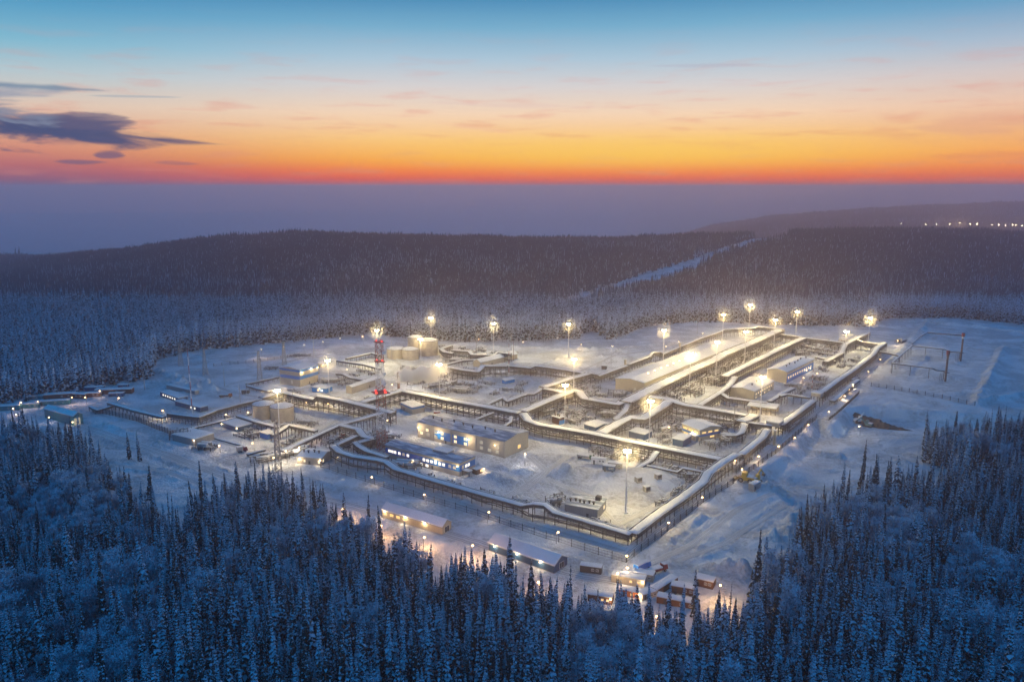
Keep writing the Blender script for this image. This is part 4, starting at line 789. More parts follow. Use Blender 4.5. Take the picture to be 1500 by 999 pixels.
for q in [(543, 700, 5, 'small lamp post inside the front fence, below the gate house'), (624, 724, 5, 'small lamp post inside the front fence, below the blue office'), (714, 751, 5, 'small lamp post inside the front fence, above the long shed roof'),
          (815, 781, 5, 'small lamp post inside the front fence, nearest the front corner'), (977, 766, 4, 'small lamp post on the right fence, first from the front corner'), (1027, 729, 4, 'small lamp post on the right fence, second from the front corner'),
          (1087, 687, 6, 'brightest orange lamp post on the right lane, by the machines', 2600), (1213, 604, 5, 'small lamp post on the jutting snow platform at the right'), (569, 616, 8, 'lamp post in the yard behind the blue office', 1500, (1, .85, .8)),
          (769, 664, 7, 'lamp post beside the right gable of the beige building', 1500, (1, .9, .8)), (510, 541, 6, 'lamp post right of the beige block with blue bands', 800), (652, 548, 5, 'small lamp post on the road below the arched shed', 700),
          (602, 556, 7, 'added lamp post brightening the steam cloud from in front', 7000, (1, .86, .62)), (896, 507, 18, 'tall thin lamp mast on the back field', 2600, (1, .85, .6)), (978, 626, 5, 'orange lamp beside the small brown mound left of the yellow lit house', 900), (330, 608, 5, 'lamp post by the lit pipe run left of the tanks', 700),  # the post before the steam is an added lamp, there to brighten the cloud
          (372, 649, 5, 'lamp post at the lit equipment yard, upper left', 1200), (438, 655, 5, 'lamp post behind the gate house', 2400, (1, .85, .65)), (420, 664, 6, 'brightest lamp post in the equipment yard left of the gate house', 3400, (1, .8, .5)),
          (402, 670, 5, 'lamp post at the lower left of the lit equipment yard', 2400, (1, .78, .45)), (1056, 863, 7, 'lamp post on a tall pole at the right end of the hut camp', 5200, (1, .55, .2)), (905, 838, 6, 'bright lamp post at the left end of the hut camp', 2200, (1, .66, .3)),
          (921, 833, 5, 'lamp post behind the long hut in the camp', 2200, (1, .78, .5)), (920, 817, 4, 'small lamp at the sharp corner of the fence', 500), (1255, 557, 4, 'lamp at the crossing of the right lane and the flare line', 2600),
          (1248, 563, 4, 'lamp just below the crossing on the right lane', 1800), (1236, 580, 3, 'low lamp on the right lane, lower of the lit crossing', 1200), (1113, 668, 4, 'lamp by the loader on the right lane', 1500), (1262, 610, 6, 'work lamp above the dark earth bank', 700, (1, .85, .5)),
          (1315, 499, 5, 'lamp at the inner corner of the flare field', 1500, (1, .7, .4)), (240, 601, 5, 'bright lamp in the fenced yard at the left', 2600, (1, .75, .4)), (1196, 547, 4, 'lamp at the right end of the blue windowed hall', 900, (1, .6, .25)), (1176, 553, 4, 'lamp under the blue windowed wall', 700, (1, .6, .25)),
          (690, 800, 7, 'lamp post hidden in the trees below the left long shed', 5200, (1, .5, .17)), (560, 772, 6, 'lamp post at the left end of the long shed among trees', 5200, (1, .5, .17)), (790, 850, 6, 'lamp post among the trees below the right long shed', 5200, (1, .5, .17)), (962, 905, 7, 'lamp post among the trees below the hut camp', 6500, (1, .5, .16)),
          (620, 790, 6, 'lamp post in the trees below the middle of the left long shed', 5000, (1, .5, .17)), (500, 745, 6, 'lamp post in the trees left of the long sheds', 4600, (1, .5, .17))]:
    lamp_post(*q)
for q in [(1142, 654, 4, 'small lamp on the right lane beside the fat vent pipe', 500, (1, .62, .26)), (1162, 640, 4, 'small lamp on the right lane just above the fat vent pipe', 500, (1, .62, .26)), (1182, 622, 4, 'small lamp on the right lane below the jutting snow platform', 500, (1, .6, .25)), (1243, 571, 3, 'small orange lamp between the lit crossing and the low outer rack', 500, (1, .58, .22)),
          (1272, 544, 4, 'small lamp on the right lane above the lit crossing, lower of two', 600, (1, .62, .3)), (1291, 528, 4, 'small lamp on the right lane above the lit crossing, upper of two', 600, (1, .62, .3)), (1078, 674, 4, 'small lamp under the right rack by its high step', 500, (1, .7, .35)), (482, 592, 5, 'small orange lamp under the dark sided rack behind the tanks', 700, (1, .6, .25)),
          (447, 590, 4, 'small lamp at the left end of the dark sided rack', 600, (1, .7, .4)), (456, 640, 4, 'small orange lamp under the low diagonal rack', 900, (1, .5, .2)), (636, 611, 4, 'small lamp by the white truck on the street', 700, (1, .75, .4)), (575, 563, 5, 'small lamp between the tower and the red vent stack', 800, (1, .6, .4)),
          (700, 499, 6, 'tiny back lamp at the tree line, left of three', 500, (1, .75, .45)), (765, 502, 6, 'tiny back lamp at the tree line, middle of three', 500, (1, .75, .45)), (852, 505, 6, 'tiny back lamp at the tree line, right of three', 500, (1, .75, .45)), (994, 500, 5, 'tiny lamp on the back rack by the beige vent stack', 600, (1, .75, .4)), (1028, 488, 5, 'tiny lamp on the back rack below the corner mast', 600, (1, .75, .4)),
          (975, 508, 5, 'tiny lamp near the small arch of the back rack', 600, (1, .75, .4)), (55, 588, 5, 'lamp post in the left camp, before the long snow roofed hut', 350, (1, .62, .36)), (172, 583, 5, 'lamp post in the left camp, right end by the white roofed hut', 350, (1, .7, .5)), (74, 612, 4, 'lamp post at the left gable of the large white roofed shed', 300, (1, .8, .7)), (365, 604, 5, 'lamp post at the left foot of the two beige tanks', 700, (1, .72, .4)), (322, 653, 4, 'lamp post right of the grey windowless box', 500, (1, .72, .4))]:
    lamp_post(*q)
for i, (x, y, k) in enumerate([(383, 512, 'leftmost'), (415, 508, 'second from left'), (445, 505, 'third from left'), (473, 501, 'fourth from left'), (499, 496, 'fifth from left'), (532, 493, 'rightmost')]):
    lamp_post(x, y, 9, 'orange lamp post on the far back road, %s of the six' % k, 2600 if i % 2 == 0 else 1500, (1, .66, .36))
for i, (x, y, k) in enumerate([(20, 598, 'lowest left'), (29, 590, 'by the roof at the far left'), (106, 583, 'brightest, in the middle'), (126, 581, 'right of the brightest'), (148, 573, 'by the long brown hut'), (24, 607, 'at the tree edge')]):
    lamp_post(x, y, 5, 'lamp post in the left camp, %s' % k, 1100 if i == 2 else 450, (1, .62, .36))
for i, (x, y) in enumerate([(1320, 337), (1356, 338), (1372, 338), (1391, 338), (1406, 336), (1421, 338), (1431, 338), (1453, 339), (1463, 339), (1473, 340), (1483, 339), (1488, 339), (1497, 340)]):
    lamp_post(x, y - 9, 14.5, 'tiny distant lamp of the lit row beyond the forest on the right horizon', 60000 if i == 4 else 9000, (1, .75, .4), far=(2350 + 30 * (i % 3), 14))
# ------------------------------------------------------------------ towers
def lattice(name, label, cat, x, y, hh, w0, w1, seg, red=True, group=None, th=.18, base=None):
    g = base or G(x, y); r = thing(name, label, cat, g, .5, group); ns = seg; per = max(1, ns // 5)
    parts = {}
    for i in range(ns):
        z0, z1 = hh * i / ns, hh * (i + 1) / ns; a, b = (w0 + (w1 - w0) * i / ns) / 2, (w0 + (w1 - w0) * (i + 1) / ns) / 2
        mb = parts.setdefault(i // per, MB())
        for k in range(4):
            c0, c1 = ((-1, -1), (1, -1), (1, 1), (-1, 1))[k], ((-1, -1), (1, -1), (1, 1), (-1, 1))[(k + 1) % 4]
            mb.beam((c0[0] * a, c0[1] * a, z0), (c0[0] * b, c0[1] * b, z1), th * 1.4); mb.beam((c0[0] * a, c0[1] * a, z0), (c1[0] * b, c1[1] * b, z1), th); mb.beam((c1[0] * a, c1[1] * a, z0), (c0[0] * b, c0[1] * b, z1), th); mb.beam((c0[0] * b, c0[1] * b, z1), (c1[0] * b, c1[1] * b, z1), th)
    for k, mb in parts.items(): mb.build('tower_section', M[('red' if k % 2 == 0 else 'white') if red else 'galv'], r)
    return r
t = lattice('lattice_tower', 'tall red and white lattice tower with red beacon lamps', 'tower', 560.5, 664, 66, 5.0, 3.4, 20, th=.12)
def beacon(par, loc, s=.5, w_=250): 
    b = MB(); b.box(-s, -s, -s * .6, s, s, s * .6); b.build('beacon', M['redlamp'], par, loc); lampobj(par, (loc[0], loc[1], loc[2] + .9), w_, (1, .08, .05), .3)
for z, s in ((65, 2.4), (36, 4.2), (54, 2.4)):
    MB().box(-s, -s, z - .15, s, s, z + .15).build('platform', M['red'], t)
    for a in range(4): 
        if z == 36 or a % 2: beacon(t, (s * .85 * math.cos(a * 1.57 + .5), s * .85 * math.sin(a * 1.57 + .5), z + .6), .42 if z == 36 else .3, 40)
for z in (41, 47, 59): MB().tube((1.8, -1.8, z), (1.8, -2.5, z), .9, 12).build('antenna_dish', M['white'], t)
for (x, y, hh, lab) in ((282, 607, 45, 'thin red and white mast with stay wires in the left yard'), (745.5, 551, 27, 'thin red and white lightning mast on the middle field'), (752, 528, 19, 'rusty chimney pipe of the arched shed'), (1189, 573, 17, 'thin banded mast in front of the blue windowed hall'), (698, 517, 18, 'thin pale mast in the far field behind the grey tanks'), (460, 524, 22, 'pale slender mast on the far left snow field'), (1021, 489, 17, 'slender mast at the back edge, left of the rack grid'), (749, 519, 17, 'slim pale mast just behind the arched shed'), (212, 571, 16, 'slender mast between the left camp and the low cabin row'), (352, 590, 14, 'slender mast above the curved rack left of the tanks'), (329, 566, 15, 'slender mast by the snow mounds in the left yard'), (574, 527, 18, 'slim pale mast left of the three back tanks'), (430, 600, 14, 'slender mast right behind the two beige tanks'), (1075, 628, 15, 'slender mast between the yellow lit house and the wide snow deck'), (700, 575, 14, 'slender mast right of the snow topped coolers'), (862, 602, 15, 'slender mast inside the bend of the centre rack, right part')):
    g = G(x, y); r = thing('mast', lab, 'mast', g); nn = 8
    for k in range(nn): MB().tube((0, 0, hh * k / nn), (0, 0, hh * (k + 1) / nn), .32 - .02 * k, 6, m=0).build('pole_section', M['rust' if 'rusty' in lab else ('galv' if 'pale' in lab or 'slender' in lab else ('red' if k % 2 else 'white'))], r)
    if hh > 40:
        s = MB()
        for a in range(3):
            for z in (20, 42): s.tube((0, 0, z), (14 * math.cos(a * 2.1), 14 * math.sin(a * 2.1), -.3), .035, 3)
        s.build('stay_wire', M['galv'], r)
g = P(406, 571, MASTZ); lattice('lattice_tower', 'lattice pylon rising through the trees below the front left mast', 'tower', 408, 690, 26, 3.2, 1.6, 10, red=False, th=.2)
lattice('lattice_tower', 'grey lattice column standing behind the blue office by the small substation', 'tower', 563, 655, 14, 3.0, 1.2, 6, red=False, th=.2)
PY = []
for (x, y, hh, lab) in ((265, 536, 19, 'far grey lattice pylon on the left snow field'), (301, 549, 21, 'nearer grey lattice pylon on the left snow field'), (381, 562, 26, 'lattice pylon beside the low pipeline corner'), (417, 541, 24, 'lattice pylon just left of the beige block with blue bands')):
    r = lattice('power_pylon', lab, 'pylon', x, y, hh, 3.8, 1.0, 7, red=False, group='power pylons', th=.17); a = MB()
    for z, s in ((hh - 1, 4.5), (hh - 4, 5.5)): a.beam((-s, 0, z), (s, 0, z), .22)
    a.build('cross_arm', M['galv'], r); PY.append((r.location.copy(), hh))
for k, (i, j) in enumerate(((0, 1), (1, 2), (0, 3))):
    m = MB(); (a, ha), (b, hb) = PY[i], PY[j]
    for s in (-4.5, 0, 4.5):
        pts = [a.lerp(b, t / 10) + Vector((s, 0, (ha + (hb - ha) * t / 10) - 1.2 - 3 * (1 - (2 * t / 10 - 1) ** 2))) for t in range(11)]; m.path(pts, .045, 4)
    tag(m.build('power_line', M['galv']), ('sagging power wires between the two left pylons', 'sagging power wires from the nearer left pylon to the pipeline corner', 'sagging power wires from the far pylon to the beige block')[k], 'power line')
# flare stacks
for (x, y, zt, lab) in ((1384.5, 559, 25, 'nearer rusty flare stack with a red tip'), (1407, 529, 25, 'farther flare stack with a red tip and white bands')):
    g = G(x, y); r = thing('flare_stack', lab, 'flare stack', g); MB().tube((0, 0, -.3), (0, 0, zt - 5), .75, 10).build('pipe', M['rust'], r)
    MB().tube((0, 0, zt - 5), (0, 0, zt - 3.2), 1.0, 10).build('collar', M['white' if 'farther' in lab else 'rust'], r); MB().tube((0, 0, zt - 3.2), (0, 0, zt), 1.25, 10, 1.35).build('burner_tip', M['red'], r); MB().box(-1.9, -1.9, 7.2, 1.9, 1.9, 7.4).build('platform', M['steel'], r)
    for sx, sy in ((-2.6, -1), (-2.6, 1), (-4.5, 0)): MB().tube((sx, sy, -.3), (sx, sy, 7), .14, 5).build('leg', M['steel'], r)
for (x, y, hh, rr, lab) in ((1134, 652, 9, .8, 'pale fat vent pipe beside the right lane'), (915.5, 544, 10, 1.0, 'pale vent stack at the corner left of the compressor hall'), (995.5, 517, 9, .9, 'beige vent stack behind the compressor hall'), (584, 569, 13, 1.0, 'brick red vent stack at the foot of the steam cloud')):
    g = G(x, y); r = thing('vent_stack', lab, 'vent stack', g); MB().tube((0, 0, -.3), (0, 0, hh), rr, 10).build('pipe', M['rust' if 'red' in lab else 'cream'], r); MB().tube((0, 0, hh), (0, 0, hh + .5), rr * 1.5, 10).build('cap', M['roofsnow'], r)
# ------------------------------------------------------------------ fences
def fence(label, pts, hh=2.6, gap=6.0, m='steel', name='fence', mesh=True):
    w_ = [G(*q) for q in pts]; g0 = w_[0]; r = thing(name, label, 'fence', g0); pl = resample([(q.x, q.y) for q in w_], gap)
    if len(pl) > 98: pl = resample([(q.x, q.y) for q in w_], gap * len(pl) / 96)
    zs = terrain(np.array([q[0] for q in pl]), np.array([q[1] for q in pl])); q = [Vector((x - g0.x, y - g0.y, z - g0.z)) for (x, y), z in zip(pl, zs)]
    pm = MB().box(-.16, -.16, -.4, .16, .16, hh + .5).mesh('post', M[m])
    for c in q: link('post', pm, r, c)
    b = MB()
    for a, c in zip(q[:-1], q[1:]):
        for z in ((.25, hh * .5, hh - .15) if mesh else (hh - .1,)): b.beam(a + Vector((0, 0, z)), c + Vector((0, 0, z)), .1)
        if mesh:
            n = 9
            for k in range(1, n): e = a.lerp(c, k / n); b.beam(e + Vector((0, 0, .2)), e + Vector((0, 0, hh - .1)), .07)
    b.build('wire_panel', M['steel'], r); return r
fence('long front perimeter fence above the snow road', [(470, 684), (535, 705), (621, 732), (700, 755), (800, 789), (917, 824)], 2.9)
fence('right perimeter fence along the lamp lit lane', [(918, 823), (978, 778), (1030, 736), (1090, 697), (1136, 665), (1194, 616)], 2.9)
fence('flare field fence on the snow bank', [(1276, 566), (1310, 571), (1343, 577), (1380, 584), (1428, 593)], 2.8, 5)
fence('far back left fence by the small lamps', [(313, 537), (372, 531), (440, 522)], 2.4, 6)
fence('left perimeter fence beside the big white roofed shed', [(137, 604), (170, 610), (200, 617), (262, 641)], 3.2, 3.2)
fence('fence along the jutting snow platform at the right', [(1196, 613), (1214, 616), (1235, 599), (1258, 577)], 2.2, 4)
fence('fence on the road below the arched shed', [(626, 545), (655, 551), (700, 559)], 2.2, 5)
fence('fence at the tree line behind the far field', [(600, 498), (700, 502), (820, 501)], 2.4, 8)
# ------------------------------------------------------------------ vehicles
def wheels(r, xs, ys, rad, wd):
    t = MB().tube((0, -wd / 2, 0), (0, wd / 2, 0), rad, 12).mesh('wheel', M['tyre']); h = MB().tube((0, -wd / 2 - .02, 0), (0, wd / 2 + .02, 0), rad * .5, 8).mesh('rim', M['galv'])
    for x in xs:
        for y in ys: o = link('wheel', t, r, (x, y, rad)); link('rim', h, o)
def truck(label, x, y, rz, cab, body, box=True, L=8.5):
    g = G(x, y); r = thing('truck', label, 'truck', g, rz); MB().box(-L / 2, -.5, .75, L / 2, .5, 1.05).build('chassis', M['steel'], r)
    c = MB().add([(L / 2 - 2.3, -1.2, 1.06), (L / 2, -1.2, 1.06), (L / 2, 1.2, 1.06), (L / 2 - 2.3, 1.2, 1.06), (L / 2 - 2.3, -1.2, 3.1), (L / 2 - .5, -1.1, 3.1), (L / 2 - .5, 1.1, 3.1), (L / 2 - 2.3, 1.2, 3.1)], [(3, 2, 1, 0), (4, 5, 6, 7), (0, 1, 5, 4), (1, 2, 6, 5), (2, 3, 7, 6), (3, 0, 4, 7)]).build('cab', M[cab], r)
    MB().box(L / 2 - 2.2, -1.1, 3.103, L / 2 - .6, 1.1, 3.3).build('snow_cover', M['roofsnow'], c); MB().add([(L / 2 - .06, -1.05, 1.9), (L / 2 - .06, 1.05, 1.9), (L / 2 - .42, 1.0, 2.95), (L / 2 - .42, -1.0, 2.95)], [(0, 1, 2, 3)]).build('windscreen', M['glass'], c)
    b = MB().box(-L / 2, -1.25, 1.06, L / 2 - 2.6, 1.25, 3.3 if box else 2.0).build('cargo_box', M[body], r); MB().box(-L / 2 + .1, -1.15, 3.303 if box else 2.003, L / 2 - 2.7, 1.15, 3.6 if box else 2.4).build('snow_cover', M['roofsnow'], b)
    wheels(r, (-L / 2 + 1, -L / 2 + 2.3, L / 2 - 1.4), (-1, 1), .52, .4)
    for s in (-.8, .8): MB().box(L / 2 - .02, s - .18, 1.15, L / 2 + .05, s + .18, 1.4).build('headlight', M['glass'], r)
    return r
def excavator(label, x, y, rz, col='yellow', s=1.0, loader=False, z=None):
    g = G(x, y); r = thing('loader' if loader else 'excavator', label, 'loader' if loader else 'excavator', g, rz); r.scale = (s, s, s)
    if loader: wheels(r, (-1.6, 1.6), (-1.1, 1.1), .9, .6)
    else:
        for sy in (-1.2, 1.2): MB().box(-2.2, sy - .35, 0.15, 2.2, sy + .35, .85).tube((-2.2, sy - .35, .5), (-2.2, sy + .35, .5), .38, 8).tube((2.2, sy - .35, .5), (2.2, sy + .35, .5), .38, 8).build('track', M['tyre'], r)
    MB().box(-2.4, -1.25, .95, 1.2, 1.25, 2.2).build('body', M[col], r); MB().box(-2.35, -1.2, 2.203, -.4, 1.2, 2.5).build('snow_cover', M['roofsnow'], r)
    c = MB().box(-.2, -1.2, 2.2, 1.3, .1 if not loader else 1.2, 3.6).build('cab', M[col], r); MB().box(1.303, -1.1, 2.5, 1.33, 0 if not loader else 1.1, 3.4).build('window', M['glass'], c)
    if loader: MB().beam((1.2, -.8, 1.6), (3.6, -.8, .7), .3).beam((1.2, .8, 1.6), (3.6, .8, .7), .3).build('arm', M[col], r); MB().box(3.5, -1.5, .1, 4.3, 1.5, 1.2).build('bucket', M['steel'], r)
    else:
        MB().beam((1.0, .6, 1.9), (3.8, .6, 4.9), .5, .6).build('boom', M[col], r); MB().beam((3.7, .6, 4.9), (5.9, .6, 2.4), .4, .5).build('arm', M[col], r); MB().add([(5.4, 0, 2.5), (6.5, 0, 2.4), (6.0, 0, 1.2), (5.3, 0, 1.5), (5.4, 1.3, 2.5), (6.5, 1.3, 2.4), (6.0, 1.3, 1.2), (5.3, 1.3, 1.5)], [(3, 2, 1, 0), (4, 5, 6, 7), (0, 1, 5, 4), (1, 2, 6, 5), (2, 3, 7, 6), (3, 0, 4, 7)]).build('bucket', M['steel'], r)
    return r
truck('bright blue truck parked behind the long hut in the camp', 941, 836, .7, 'ublue', 'ublue', True, 8); truck('red truck with a snowy bed parked beside the blue truck', 963, 838, .5, 'red', 'red', False, 9)
truck('green cabbed truck in the yard under the central rack', 858, 672, -.5, 'green', 'galv', False, 10); truck('dark truck on the left yard beside the snow mounds', 331, 582, .1, 'orange', 'steel', False, 9); truck('red truck under the rack left of the blue office', 498, 643, .6, 'red', 'red', False, 7)
truck('small dark truck right of the snow mounds in the left yard', 360, 576, .3, 'steel', 'steel', True, 6); truck('white truck on the street below the central rack', 643, 607, 0.1, 'white', 'orange', False, 7); truck('dark service truck at the lit equipment yard', 355, 662, .5, 'red', 'galv', True, 6)
excavator('yellow loader pushing snow on the right lane, left of two machines', 1093, 706, 2.6, loader=True, s=1.5); excavator('yellow excavator beside the box trailer on the right lane', 1107, 706, .6, s=1.2)
excavator('white excavator parked at the edge of the dark earth bank', 1257, 619, .3, 'white', 1.3); excavator('dark excavator right of the white one on the earth bank', 1271, 625, 2.4, 'teal', 1.2)
def trailer(label, x, y, rz, L, Wd, hh, wall, wheel=True, name='trailer', cat='trailer', win=(), lampw=0):
    g = G(x, y); r = thing(name, label, cat, g, rz); b0 = .7 if wheel else 0
    w_ = MB().box(-L / 2, -Wd / 2, b0, L / 2, Wd / 2, b0 + hh).build('wall', M[wall], r); MB().box(-L / 2 - .15, -Wd / 2 - .15, b0 + hh + .003, L / 2 + .15, Wd / 2 + .15, b0 + hh + .12).build('roof', M['roofmetal'], r)
    prof = [(-Wd / 2 - .1, .123), (-Wd / 2 - .12, .3), (-Wd * .3, .5), (Wd * .3, .5), (Wd / 2 + .12, .3), (Wd / 2 + .1, .123)]; m = MB(); n = len(prof); vs = [(sx * (L / 2 + .1), u, b0 + hh + z) for sx in (-1, 1) for u, z in prof]
    m.add(vs, [tuple(range(n)), tuple(range(n, 2 * n))[::-1]] + [(k, n + k, n + (k + 1) % n, (k + 1) % n) for k in range(n)]); m.build('snow_cover', M['roofsnow'], r)
    MB().box(-L * .3 - .45, -Wd / 2 - .05, b0 + .1, -L * .3 + .45, -Wd / 2 - .003, b0 + 2.0).build('door', M['steel'], r)
    for t in (win or (.1, .32)): window(r, (L * t, -Wd / 2 - .052, b0 + hh * .58), 0, .9, .8, 'winwarm' if lampw else 'glass')
    if wheel: wheels(r, (-L * .3, L * .3), (-Wd / 2 + .3, Wd / 2 - .3), .42, .3)
    else: MB().box(-L / 2 + .1, -Wd / 2 + .1, -.5, L / 2 - .1, Wd / 2 - .1, 0).build('skid_base', M['steel'], r)
    if lampw: wall_lamp(r, (L * .45, -Wd / 2 - .06, b0 + hh - .4), lampw, (1, .7, .38))
    return r
HUT = [('long beige hut at the front of the camp, lit at its left end', 921, 853, -.38, 13, 4.2, 3, 'beige', False, 900), ('second beige hut joined behind the long lit hut', 943, 847, -.38, 8, 4, 2.8, 'beige', False, 0), ('long narrow brown hut slanting across the middle of the camp', 972, 862, .78, 14, 3.4, 2.6, 'brown', False, 0),
       ('brown hut with a thick snow roof right of the slanting one', 1001, 869, -.35, 9, 4, 2.7, 'brown', True, 0), ('low snowy hut at the lower edge of the camp', 993, 885, -.4, 15, 3.6, 2.4, 'brown', False, 0), ('small snow buried hut left of the slanting brown hut', 947, 873, .5, 7, 4, 2.2, 'beige', False, 0),
       ('orange lit hut at the lower left of the camp', 924, 872, -.4, 8, 3.6, 2.6, 'orange', False, 1200), ('small log cabin by the snow pit, farthest right in the camp', 1033, 856, -.5, 7, 4.5, 2.8, 'brown', False, 0), ('dark box hut by the road left of the camp', 866, 835, -.28, 8.5, 3.2, 2.8, 'steel', False, 0), ('brown shed in the trees left of the camp', 880, 880, -.3, 9, 4, 3, 'brown', False, 600),
       ('white box container in the yard under the central rack', 877, 680, -.25, 8, 3, 2.9, 'white', True, 0), ('blue white container, upper one of the pair right of the white box', 901, 686, -.3, 7.5, 3, 2.6, 'grey', True, 0), ('blue container with a snow roof, lower one of the pair right of the white box', 892, 690, -.3, 6.5, 3, 2.5, 'dblue', True, 0),
       ('grey box trailer standing by the machines on the right lane', 1105, 717, .75, 6.5, 3.2, 3, 'galv', True, 0), ('small porch like cabin at the right end of the blue office', 700, 692, .75, 5, 3.5, 2.4, 'brown', False, 700),
       ('long low hut with a lamp in the left camp, far left', 11, 600, .25, 16, 5, 3, 'teal', False, 0), ('hut behind the far left one in the left camp', 42, 597, .3, 14, 5, 3, 'teal', False, 0), ('long snow roofed hut in the middle of the left camp', 78, 592, .25, 22, 5, 2.8, 'teal', False, 0), ('brown walled hut by the trees in the left camp', 88, 583, .28, 20, 6, 3.4, 'brown', False, 0),
       ('hut with an orange lamp in the left camp', 112, 582, -.2, 18, 5, 3, 'brown', False, 0), ('low dark hut right of the orange lamp', 136, 580, .2, 12, 5, 2.6, 'brown', False, 0), ('longest brown hut at the right end of the left camp', 168, 576, .12, 26, 6, 3.4, 'brown', False, 0), ('small white roofed hut in front of the longest brown hut', 171, 580, .15, 10, 4, 2.4, 'dblue', False, 0), ('tiny hut at the back right end of the left camp', 181, 568, .1, 7, 4, 2.6, 'dblue', False, 0), ('half hidden hut at the back of the left camp by the trees', 139, 572, .15, 13, 5, 3, 'dblue', False, 0), ('low hut at the upper left of the left camp', 58, 584, .28, 16, 5, 2.6, 'teal', False, 0)]
for lab, x, y, rz, L, wd, hh, wl, wh, lw in HUT: trailer(lab, x, y, rz, L, wd, hh, wl, wh, 'hut' if not wh else 'container', 'hut' if not wh else 'container', lampw=lw)
# dark vent boxes on the mound
for (x, y, lab) in ((935, 705, 'dark concrete vent box on the snow mound, left of three'), (964, 701, 'dark concrete vent box on the snow mound, upper right of three'), (947, 719, 'dark tilted vent box on the snow mound, lowest of three')):
    g = G(x, y); r = thing('vent_box', lab, 'vent box', g, .5); MB().box(-1.5, -1.3, -.5, 1.5, 1.3, 2.6).build('housing', M['concrete'], r); MB().box(-1.1, -1.36, .8, 1.1, -1.303, 2.2).build('grille', M['steel'], r); MB().box(-1.6, -1.4, 2.603, 1.6, 1.4, 2.9).build('snow_cover', M['roofsnow'], r)
# excavated dark earth bank
pts = PP([(1236, 603), (1243, 612), (1258, 618), (1275, 622), (1290, 627), (1312, 632), (1338, 637)], -6); b = MB(); r2 = random.Random(5); rs = resample(pts, 1.6); nn = normals(rs); L = len(rs); us = [-6, -4.5, -3, -1.2, 0, 1.5, 3]; vs = []
for i, (q, n) in enumerate(zip(rs, nn)):
    k = math.sin(math.pi * min(1, (i + 1) / L * 1.6 if i < L * .6 else (L - i) / L * 2.2)) if False else min(1, 4 * i / L, 2.2 * (1 - i / L))
    for u, z in zip(us, (3.6, 4.4, 4.0, 3.2, 1.6, .4, -1.2)): p = (q[0] - n[0] * u * -1 * -1, q[1] - n[1] * u * -1 * -1); vs.append((p[0] + r2.uniform(-.8, .8), p[1] + r2.uniform(-.8, .8), G1(*p) * 0 - 6.6 + z * (.25 + .75 * k) + r2.uniform(-.5, .5)))
b.add(vs, [(i * 7 + k, i * 7 + 7 + k, i * 7 + 8 + k, i * 7 + 1 + k) for i in range(L - 1) for k in range(6)]); tag(b.build('earth_bank', M['earth']), 'dark dug up earth bank in the snow at the right', 'earth bank', kind='structure')
# ------------------------------------------------------------------ process equipment
def skid(seed, x, y, rz, L, Wd, hh, label, group, vessel=True, dens=1.0):
    r_ = random.Random(seed); g = G(x, y); r = thing('pipe_manifold', label, 'pipe manifold', g, rz, group); f = MB(); OCC.append((g.x, g.y, max(L, Wd) * .42)); nxp = max(2, int(L / 4) + 1); nyp = 2 if Wd < 7 else 3
    for i in range(nxp):
        for j in range(nyp): a, b = -L / 2 + L * i / (nxp - 1), -Wd / 2 + Wd * j / (nyp - 1); f.box(a - .12, b - .12, -.3, a + .12, b + .12, hh * r_.uniform(.6, 1))
    for z in (hh * .35, hh * .62):
        for s in (-1, 1): f.beam((-L / 2, s * Wd / 2, z), (L / 2, s * Wd / 2, z), .16)
        for i in range(nxp): a = -L / 2 + L * i / (nxp - 1) + .0; f.beam((a, -Wd / 2, z + .02), (a, Wd / 2, z + .02), .15)
    f.build('frame', M['steel'], r); p = MB(); s = MB()
    for k in range(int(L * Wd / 12 * dens) + 3):
        y0, z0, rr = r_.uniform(-Wd / 2, Wd / 2), r_.uniform(.5, hh), r_.uniform(.1, .3); x0 = r_.uniform(-L / 2, L / 4); x1 = x0 + r_.uniform(2, L / 2)
        pts = [Vector((x0, y0, 0)), Vector((x0, y0, z0)), Vector((x1, y0, z0))]
        if r_.random() < .5: pts += [Vector((x1, y0 + r_.choice((-1, 1)) * r_.uniform(1, 3), z0))]
        pts += [Vector((pts[-1].x, pts[-1].y, r_.uniform(0, hh * .8)))]; p.path(pts, rr, 6)
        s.beam((x0, y0, z0 + rr + .06), (x1, y0, z0 + rr + .06), rr * 2.2, .18)
        if r_.random() < .5: p.box(x1 - .35, y0 - .35, z0 - .1, x1 + .35, y0 + .35, z0 + .75); s.box(x1 - .4, y0 - .4, z0 + .753, x1 + .4, y0 + .4, z0 + 1.0)
    p.build('piping', M['pipe'], r)
    if vessel:
        for k in range(1 + (Wd > 6)):
            b = MB(); y0 = (k - .5) * Wd * .5 if Wd > 6 else 0; rr = min(1.3, Wd * .2); n = 12; xs = [(-L * .3, .3), (-L * .28, .8), (-L * .24, 1), (L * .24, 1), (L * .28, .8), (L * .3, .3)]
            for (xa, ra), (xb, rb) in zip(xs[:-1], xs[1:]): b.tube((xa, y0, rr + .9), (xb, y0, rr + .9), rr * ra, n, rr * rb)
            for a in (-L * .18, L * .18): b.box(a - .25, y0 - rr * .8, -.2, a + .25, y0 + rr * .8, rr * .6 + .5)
            b.build('vessel', M['pipe'], r); s.box(-L * .25, y0 - rr * .7, rr * 1.9 + .85, L * .25, y0 + rr * .7, rr * 1.9 + 1.3)
    s.build('snow_cover', M['roofsnow'], r)
GR1 = 'pipe manifolds in the yard right of the wide diagonal rack'
def lerp2(a, b, t): return a[0] + (b[0] - a[0]) * t, a[1] + (b[1] - a[1]) * t
k = 0
